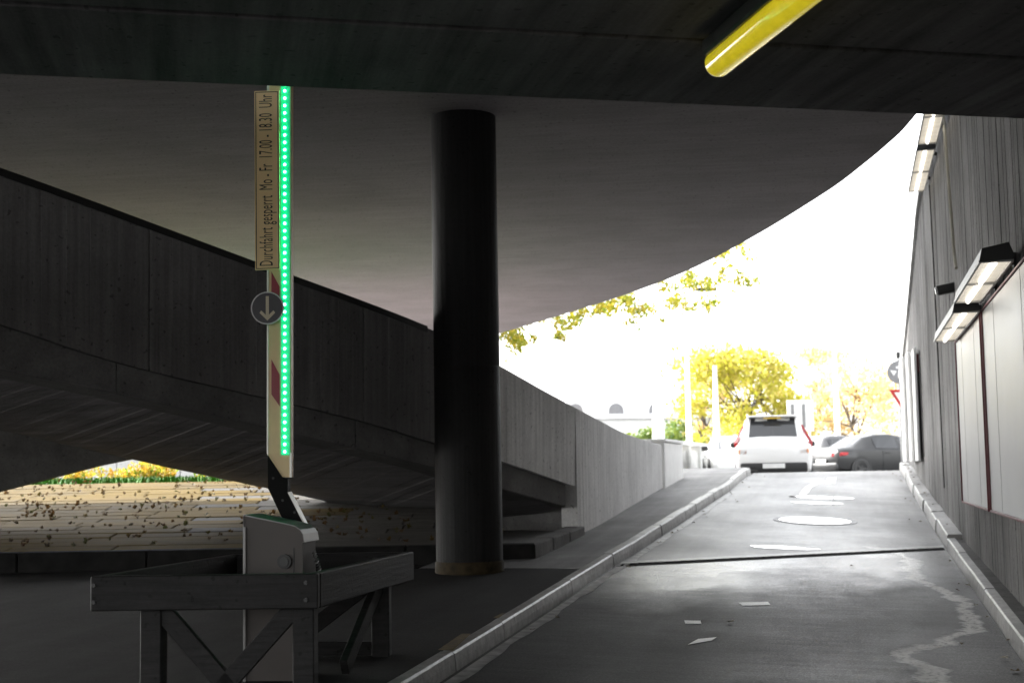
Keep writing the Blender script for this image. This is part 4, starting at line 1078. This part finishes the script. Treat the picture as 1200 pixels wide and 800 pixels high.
m_cwhite = plain('car_white_paint', (0.80, 0.80, 0.79), 0.25, coat=0.8, var=0.0)
m_cgrey = plain('car_dark_grey_paint', (0.014, 0.0142, 0.015), 0.35, 0.0, coat=0.15, var=0.0)
m_csilver = plain('car_silver_paint', (0.10, 0.10, 0.104), 0.35, 0.2, coat=0.2, var=0.0)
SZ = -0.415
def on_street(px, D): p = at(px, 550, D); return Vector((p.x, p.y, SZ))
c1_ = on_street(906.5, 36.3); car('white_car', 'white sport utility car seen from behind at the top of the ramp', (c1_.x, c1_.y, SZ), R(90-10), m_cwhite, kind='suv', roof=1.66)
c2_ = on_street(1033, 47.5); car('dark_car', 'dark grey saloon car with red tail light parked by the wall end', (c2_.x, c2_.y, SZ), R(24), m_cgrey, L=4.75, kind='sedan', roof=1.46)
c3_ = on_street(990, 55.0); car('silver_car', 'pale car half hidden between the white car and the dark saloon', (c3_.x, c3_.y, SZ), R(35), m_csilver, L=4.4, kind='hatch', roof=1.60)
c4_ = on_street(862, 43.0); car('white_car', 'white hatchback mostly hidden behind the left side of the white sport utility car', (c4_.x, c4_.y, SZ), R(-90-4), m_cwhite, L=4.2, W=.88, kind='hatch', roof=1.40)

# ------------------------------------------------------------------ things on the street: parapet wall, poles, sign boards
m_conc_l = concrete('pale_concrete', (0.55, 0.55, 0.53), (3, 3, 3), (0, 0, 0), 0.1, 0.12, 0.85, 0.2)
bp0, bp1 = at(770, 530, 40), at(875, 530, 62)
bw = thing('bridge_parapet', 'pale panelled bridge parapet behind the street to the left of the cars', 'wall', (bp0.x, bp0.y, SZ))
dv = Vector((bp1.x-bp0.x, bp1.y-bp0.y, 0)); 
for k in range(9):
    a = Vector((bp0.x, bp0.y, 0))+dv*(k/9); b = Vector((bp0.x, bp0.y, 0))+dv*((k+1)/9); d = dv.normalized()
    bm = bm_new(); beam(bm, a+d*0.2+Vector((0, 0, 0.10)), b-d*0.2+Vector((0, 0, 0.10)), 0.16, 0.95, bevel=0.01); put('panel', bm, m_conc_l, bw, world=True)
    bm = bm_new(); beam(bm, Vector((a.x, a.y, SZ)), Vector((a.x, a.y, 0.75)), 0.34, 0.34, up=d, bevel=0.015); put('post', bm, m_conc_l, bw, world=True)
bm = bm_new(); beam(bm, Vector((bp0.x, bp0.y, 0.80)), Vector((bp1.x, bp1.y, 0.80)), 0.44, 0.10, bevel=0.01); put('top_rail', bm, m_white, bw, world=True)
m_pole = plain('pole_pale_grey', (0.70, 0.70, 0.70), 0.4)
def lamp_post(px, D, ytop, r, label, head=True, mat=m_pole):
    p = at(px, 540, D); zt = at(px, ytop, D).z
    t = thing('lamp_post', label, 'lamp post', (p.x, p.y, SZ), 0, 'poles along the street'); Hh = zt-SZ
    bm = bm_new(); lathe(bm, [(r*1.5, 0), (r*1.5, .9), (r*1.05, 1.0), (r*.6, Hh)], 14); put('pole', bm, mat, t, smooth=40)
    if head:
        bm = bm_new(); tube(bm, [(0, 0, Hh-.05), (.15, 0, Hh+.15), (.5, 0, Hh+.2)], r*.45, 8); put('arm', bm, mat, t)
        bm = bm_new(); box(bm, (.75, 0, Hh+.2), (.75, .26, .12), None, .04, 2); put('lamp_head', bm, m_black, t)
    return t
lamp_post(808.5, 50, 346, .10, 'tall slim street lamp post reaching up into the yellow leaves')
lamp_post(841, 46, 428, .11, 'pale post to the left of the yellow tree without lamp head', False)
lamp_post(772.5, 44, 455, .20, 'short thick pale post beside the end of the ramp wall', False)
lamp_post(983, 58, 385, .12, 'pale post behind the dark saloon car', False)
sb = at(938, 487, 52)
sgb = thing('sign_board', 'large pale traffic sign board standing behind the white sport utility car', 'sign', (sb.x, sb.y, SZ), R(-6))
bm = bm_new(); box(bm, (0, 0, sb.z-SZ), (0.95, .05, 1.15), None, .01); put('board', bm, m_white, sgb)
bm = bm_new()
for k, (x, z, ww, hh) in enumerate(((-.28, .05, .12, .75), (.12, .0, .12, .85))): box(bm, (x, -.03, sb.z-SZ+z), (ww, .012, hh))
put('grey_stripe', bm, plain('sign_grey', (0.22, 0.22, 0.22), 0.5), sgb)
for x in (-.32, .32):
    bm = bm_new(); tube(bm, [(x, .06, 0), (x, .06, sb.z-SZ+.5)], .04, 8); put('post', bm, m_pole, sgb)

# ------------------------------------------------------------------ far building with arched dormers
bc = at(712, 520, 110)
bl_ = thing('far_building', 'pale far building with arched roof dormers above the ramp wall', 'building', (bc.x, bc.y, -0.6), R(12))
m_bw = plain('render_white', (0.80, 0.80, 0.79), 0.8, var=0.04); m_roof = plain('roof_pale', (0.62, 0.62, 0.62), 0.7, var=0.08); m_win = plain('window_dark', (0.18, 0.18, 0.19), 0.2)
bm = bm_new(); box(bm, (-4, 5, 2.3), (30, 10, 4.6)); put('wall', bm, m_bw, bl_)
bm = bm_new(); loft(bm, [[Vector((-19.5, -.5, 4.6)), Vector((-19.5, 5, 8.2)), Vector((-19.5, 10.5, 4.6))], [Vector((11.5, -.5, 4.6)), Vector((11.5, 5, 8.2)), Vector((11.5, 10.5, 4.6))]]); put('roof', bm, m_roof, bl_)
for k in range(8):
    x = -15.5+k*3.1*1.05
    bm = bm_new(); arc = [(-1.0, 0), (-.95, .55)] + [(.95*math.cos(a), .55+.75*math.sin(a)) for a in [math.pi-math.pi*j/8 for j in range(1, 8)]] + [(.95, .55), (1.0, 0)]
    prism(bm, arc, 2.4, Matrix(((1, 0, 0, x), (0, 0, 1, .1), (0, 1, 0, 4.75), (0, 0, 0, 1)))); dm = put('dormer', bm, m_bw, bl_)
    bm = bm_new(); arc2 = [(px*.62, .1+pz*.72) for px, pz in arc]; prism(bm, arc2, .05, Matrix(((1, 0, 0, x), (0, 0, 1, .04), (0, 1, 0, 4.75), (0, 0, 0, 1)))); put('window', bm, m_win, dm)
    bm = bm_new(); box(bm, (x, -.02, 2.6), (1.1, .06, 1.6)); put('window', bm, m_win, bl_)

# ------------------------------------------------------------------ trees
def leaf_mat(name, c1, c2, c3):
    if name in MATS: return MATS[name]
    m, nt, b = newmat(name)
    g = nt.nodes.new('ShaderNodeNewGeometry'); r_ = g.outputs['Random Per Island']
    cr_ = nt.nodes.new('ShaderNodeValToRGB'); cr_.color_ramp.elements[0].color = (*c1, 1); cr_.color_ramp.elements[1].color = (*c3, 1)
    e = cr_.color_ramp.elements.new(0.55); e.color = (*c2, 1)
    nt.links.new(r_, cr_.inputs[0]); nt.links.new(cr_.outputs[0], b.inputs['Base Color'])
    b.inputs['Roughness'].default_value = 0.55
    tr = nt.nodes.new('ShaderNodeBsdfTranslucent'); nt.links.new(cr_.outputs[0], tr.inputs['Color'])
    mx = nt.nodes.new('ShaderNodeMixShader'); mx.inputs[0].default_value = 0.4
    out = nt.nodes['Material Output']; nt.links.new(b.outputs[0], mx.inputs[1]); nt.links.new(tr.outputs[0], mx.inputs[2]); nt.links.new(mx.outputs[0], out.inputs[0])
    MATS[name] = m; return m
m_yleaf = leaf_mat('autumn_yellow_leaves', (0.36, 0.36, 0.03), (0.50, 0.46, 0.05), (0.52, 0.42, 0.14))
m_oleaf = leaf_mat('autumn_orange_leaves', (0.68, 0.54, 0.22), (0.70, 0.50, 0.26), (0.66, 0.56, 0.28))
m_gleaf = leaf_mat('green_leaves', (0.10, 0.18, 0.03), (0.20, 0.24, 0.03), (0.10, 0.18, 0.09))
m_mixleaf = leaf_mat('plane_leaves', (0.15, 0.22, 0.012), (0.38, 0.36, 0.02), (0.52, 0.38, 0.04))
m_bark = concrete('bark', (0.10, 0.08, 0.06), (14, 14, 2), (0, 0, 0), 0.4, 0.2, 0.9, 0.8)
def leaves(name, clumps, n, size, mat, parent, seed=1, flat=0.6):
    rd = random.Random(seed); verts = []; faces = []
    tot = sum(c[1]**2 for c in clumps)
    for (c, r, sq) in clumps:
        for _ in range(int(n*r*r/tot)):
            while True:
                d = Vector((rd.uniform(-1, 1), rd.uniform(-1, 1), rd.uniform(-1, 1)))
                if 0.05 < d.length < 1: break
            d = d*(0.55+0.45*rd.random()); p = c + Vector((d.x*r, d.y*r, d.z*r*sq))
            s = size*rd.uniform(.6, 1.35)
            a = Vector((rd.gauss(0, 1), rd.gauss(0, 1), rd.gauss(0, 1)*flat)).normalized(); b = a.orthogonal().normalized()
            b = (Matrix.Rotation(rd.uniform(0, 6.28), 3, a) @ b); c2 = a.cross(b)*rd.uniform(.55, .9); up = a.cross(c2).normalized()*0
            k = len(verts); bend = Vector((0, 0, -0.25*s))
            verts += [p-b*s*.5, p+c2*s*.42, p+b*s*.55+bend, p-c2*s*.42]
            faces += [(k, k+1, k+2), (k, k+2, k+3)]
    return put_flat(name, verts, faces, mat, parent)
def tree(name, label, base, height, crown, n, size, mat, seed, trunk_r=.16, group=None, spread=None):
    rd = random.Random(seed); t = thing(name, label, 'tree', base, 0, group)
    bm = bm_new(); pts = [Vector((0, 0, -.1))]; rads = [trunk_r*1.3]
    for k in range(1, 7):
        pts.append(Vector((rd.uniform(-.12, .12)*k*.5, rd.uniform(-.12, .12)*k*.5, height*.62*k/6))); rads.append(trunk_r*(1-.11*k))
    tube(bm, pts, rads, 9); trunk = put('trunk', bm, m_bark, t, smooth=60)
    bm = bm_new()
    clumps = []
    for k in range(crown):
        a = rd.uniform(0, 6.28); el = rd.uniform(-.75, 1.0); rr_ = (spread or height*.33)
        c = Vector((math.cos(a)*rr_*rd.uniform(.2, 1), math.sin(a)*rr_*rd.uniform(.2, 1), height*.58+el*height*.36))
        clumps.append((c, rr_*rd.uniform(.28, .5), .75))
        st_ = pts[rd.randint(3, 6)]; mid = (st_+c)/2+Vector((0, 0, .15)); tube(bm, [st_, mid, c], [trunk_r*.42, trunk_r*.25, trunk_r*.08], 6)
    put('limb', bm, m_bark, t, smooth=60)
    leaves('crown', clumps, n, size, mat, t, seed)
    return t
def gpt(px, D, z=SZ-0.02): p = at(px, 540, D); return Vector((p.x, p.y, z))
tree('autumn_tree', 'bright yellow autumn tree behind the white sport utility car', gpt(884, 70, -.6), 6.3, 34, 9000, .22, m_yleaf, 3, .12, 'autumn trees beyond the street', 3.5)
tree('autumn_tree', 'sparse orange autumn tree behind the dark saloon car', gpt(1004, 80, -.6), 6.8, 24, 3600, .22, m_oleaf, 5, .13, 'autumn trees beyond the street', 3.4)
tree('autumn_tree', 'thin pale orange tree just right of the bright yellow tree', gpt(957, 84, -.6), 8.2, 20, 2600, .22, m_oleaf, 8, .12, 'autumn trees beyond the street', 2.2)
tree('autumn_tree', 'thin yellow orange tree just left of the bright yellow tree', gpt(828, 78, -.6), 5.6, 14, 1700, .2, m_oleaf, 11, .12, 'autumn trees beyond the street', 1.5)
def shrub(label, px, D, hgt_, wid, n, seed, mat=m_gleaf):
    b = gpt(px, D, -.6); t = thing('shrub', label, 'shrub', b, 0, 'shrubs beyond the bridge parapet'); rd = random.Random(seed); cl_ = []
    bm = bm_new()
    for k in range(8):
        c = Vector((rd.uniform(-wid, wid), rd.uniform(-.6, .6), hgt_*rd.uniform(.4, .85))); cl_.append((c, hgt_*.28, .8)); tube(bm, [(0, 0, 0), c*.5+Vector((0, 0, .1)), c], [.05, .035, .012], 5)
    put('stem', bm, m_bark, t); leaves('foliage', cl_, n, .2, mat, t, seed)
shrub('low green shrub left of the thick pale post', 757, 72, 2.9, 1.3, 1700, 21)
shrub('green shrub between the thick pale post and the slim lamp post', 790, 74, 3.4, .9, 1900, 22)
shrub('small blue green shrub under the slim lamp post', 822, 70, 2.2, .8, 1200, 23)
# overhanging plane tree: trunk behind the ramp parapet, sprays hanging under the deck edge
pt = thing('plane_tree', 'yellow green leafy branch hanging in under the curved deck', 'tree', gpt(470, 46, -.5))
bm = bm_new(); tube(bm, [(0, 0, 0), (.1, .1, 2.5), (0, .2, 5.5), (.3, .1, 8.5)], [.38, .31, .27, .2], 12); put('trunk', bm, m_bark, pt, smooth=60)
bm = bm_new(); cl_ = []
rd = random.Random(44)
fr_px = [(588, 396, 425), (604, 383, 402), (622, 375, 398), (650, 365, 392), (680, 352, 380), (712, 344, 372), (745, 326, 376), (770, 318, 374), (796, 308, 352), (820, 298, 330), (845, 290, 352), (862, 288, 338), (730, 338, 368), (700, 345, 362), (665, 358, 378), (812, 330, 372)]
D0 = 42.0
base_l = pt.location.copy()
main = [Vector((0.3, .1, 7.2))]
for (px, ya, yb) in fr_px:
    D = D0+rd.uniform(-2, 2)
    for _ in range(10):
        y = rd.uniform(ya-6, yb+4); c = at(px+rd.uniform(-18, 18), y, D+rd.uniform(-1, 1))-base_l
        cl_.append((c, rd.uniform(.10, .42), .8))
    src = Vector((at(px, ya, D)-base_l)); 
    tube(bm, [Vector((0.25, .1, 6.6)), Vector((src.x*.55, src.y*.5, 7.4)), src+Vector((-.2, .2, .75)), src, at(px+4, yb-6, D)-base_l], [.09, .06, .03, .014, .006], 5)
for k in range(60):
    c = Vector((rd.uniform(-3, 9), rd.uniform(-3, 3), rd.uniform(7.6, 11))); cl_.append((c, rd.uniform(.5, .9), .8))
put('limb', bm, m_bark, pt, smooth=60)
leaves('crown', cl_[:len(fr_px)*10], 4200, .13, m_mixleaf, pt, 45)
leaves('crown', cl_[len(fr_px)*10:], 3500, .24, m_mixleaf, pt, 46)

# ------------------------------------------------------------------ lawn, flowers and leaves beyond the bank
def lawn():
    rd = random.Random(5); verts = []; faces = []
    for _ in range(7000):
        D = rd.uniform(21.0, 23.4); x = rd.uniform(-13, -1.5); z = -0.06+ (D-21)*.004
        h = rd.uniform(.05, .11); w_ = .018; a = rd.uniform(0, 3.14); dx, dy = math.cos(a)*w_, math.sin(a)*w_; k = len(verts)
        verts += [(x-dx, D-dy, z), (x+dx, D+dy, z), (x+rd.uniform(-.04, .04), D+rd.uniform(-.04, .04), z+h)]; faces.append((k, k+1, k+2))
    g = [(-14, 21.02, -.062), (-1, 21.02, -.062), (-1, 23.5, -.055), (-14, 23.5, -.055)]
    k = len(verts); verts += g; faces.append((k, k+1, k+2, k+3))
    m = plain('grass_green', (0.05, 0.16, 0.010), 0.8, var=0.35, vscale=3)
    o = put_flat('grass', verts, faces, m); tag(o, 'strip of bright green grass at the top of the paved bank', 'grass', kind='stuff')
lawn()
m_flower = leaf_mat('flower_bed', (0.45, 0.22, 0.03), (0.55, 0.42, 0.05), (0.12, 0.25, 0.03))
rd = random.Random(9); cl_ = [(Vector((rd.uniform(-12, -2), rd.uniform(23.4, 24.4), .03+rd.uniform(0, .14))), rd.uniform(.14, .26), .8) for _ in range(90)]
o = leaves('flower_bed', cl_, 6000, .07, m_flower, None, 12); tag(o, 'yellow and orange flower bed beyond the grass strip', 'flowers', kind='stuff')
# pale house wall far behind the lawn
gwall = thing('garden_wall', 'pale grey garden wall glimpsed under the ramps beyond the flowers', 'wall', (-8, 36, -.6))
for k in range(8):
    bm = bm_new(); box(bm, (-14+k*1.6, 36, .35), (1.58, .2, 1.9), None, .01); put('panel', bm, m_conc_l, gwall, world=True)
bm = bm_new(); box(bm, (-8.4, 36, 1.36), (13, .3, .1)); put('coping', bm, m_band, gwall, world=True)

def fallen(n, seed):
    rd = random.Random(seed); verts = []; faces = []
    for i in range(n):
        cl = rd.random() < .45
        if cl and i: cx, cy = lastc; x, D = cx+rd.gauss(0, .30), cy+rd.gauss(0, .22)
        else: x, D = rd.uniform(-8.5, -1.2), rd.uniform(BD0+.1, BD1-.05); lastc = (x, D)
        D = min(max(D, BD0+.05), BD1-.02)
        z = bank_z(D)+.02; s = rd.uniform(.014, .036); m_ = 7; k = len(verts); a0 = rd.uniform(0, 6.28)
        tilt = rd.uniform(-.5, .5)
        verts.append((x, D, z+.012))
        for j in range(m_*2):
            a = a0+math.pi*j/m_; r_ = s*(1.0 if j % 2 == 0 else .55)*rd.uniform(.8, 1.2); verts.append((x+r_*math.cos(a), D+r_*math.sin(a)*.9, z+rd.uniform(0, .035)+(tilt+.55)*(r_*math.sin(a)+s)*.9))
        faces += [(k, k+1+j, k+1+(j+1) % (m_*2)) for j in range(m_*2)]
    return verts, faces
v_, f_ = fallen(620, 3)
m_fallen = leaf_mat('fallen_leaves', (0.05, 0.035, 0.012), (0.10, 0.05, 0.012), (0.06, 0.07, 0.012))
tag(put_flat('fallen_leaves', v_, f_, m_fallen), 'brown fallen leaves scattered over the paved bank', 'leaves', kind='stuff')

rd = random.Random(31); verts = []; faces = []
for i in range(70):
    u = rd.uniform(9, 31); v = rd.choice((v_right(u)-abs(rd.gauss(0, .12)), v_left(u)+.05+abs(rd.gauss(0, .15)), rd.uniform(-2.2, .9) if u < 16 else v_right(u)+.1))
    z = road_z(u, v)+.012+(.15 if v > v_right(u) else 0); r_ = rd.uniform(.012, .035); k = len(verts); a0 = rd.uniform(0, 6.28); c = rv(u, v, z)
    for j in range(6):
        a = a0+j*math.pi/3; q = r_*(1 if j % 2 else .6); verts.append((c.x+q*math.cos(a), c.y+q*math.sin(a), c.z+rd.uniform(0, .02)))
    faces.append(tuple(range(k, k+6)))
tag(put_flat('road_litter', verts, faces, leaf_mat('litter_leaves', (0.30, 0.26, 0.20), (0.08, 0.05, 0.02), (0.45, 0.42, 0.36))), 'tiny leaves and scraps scattered along the ramp kerbs', 'litter', kind='stuff')
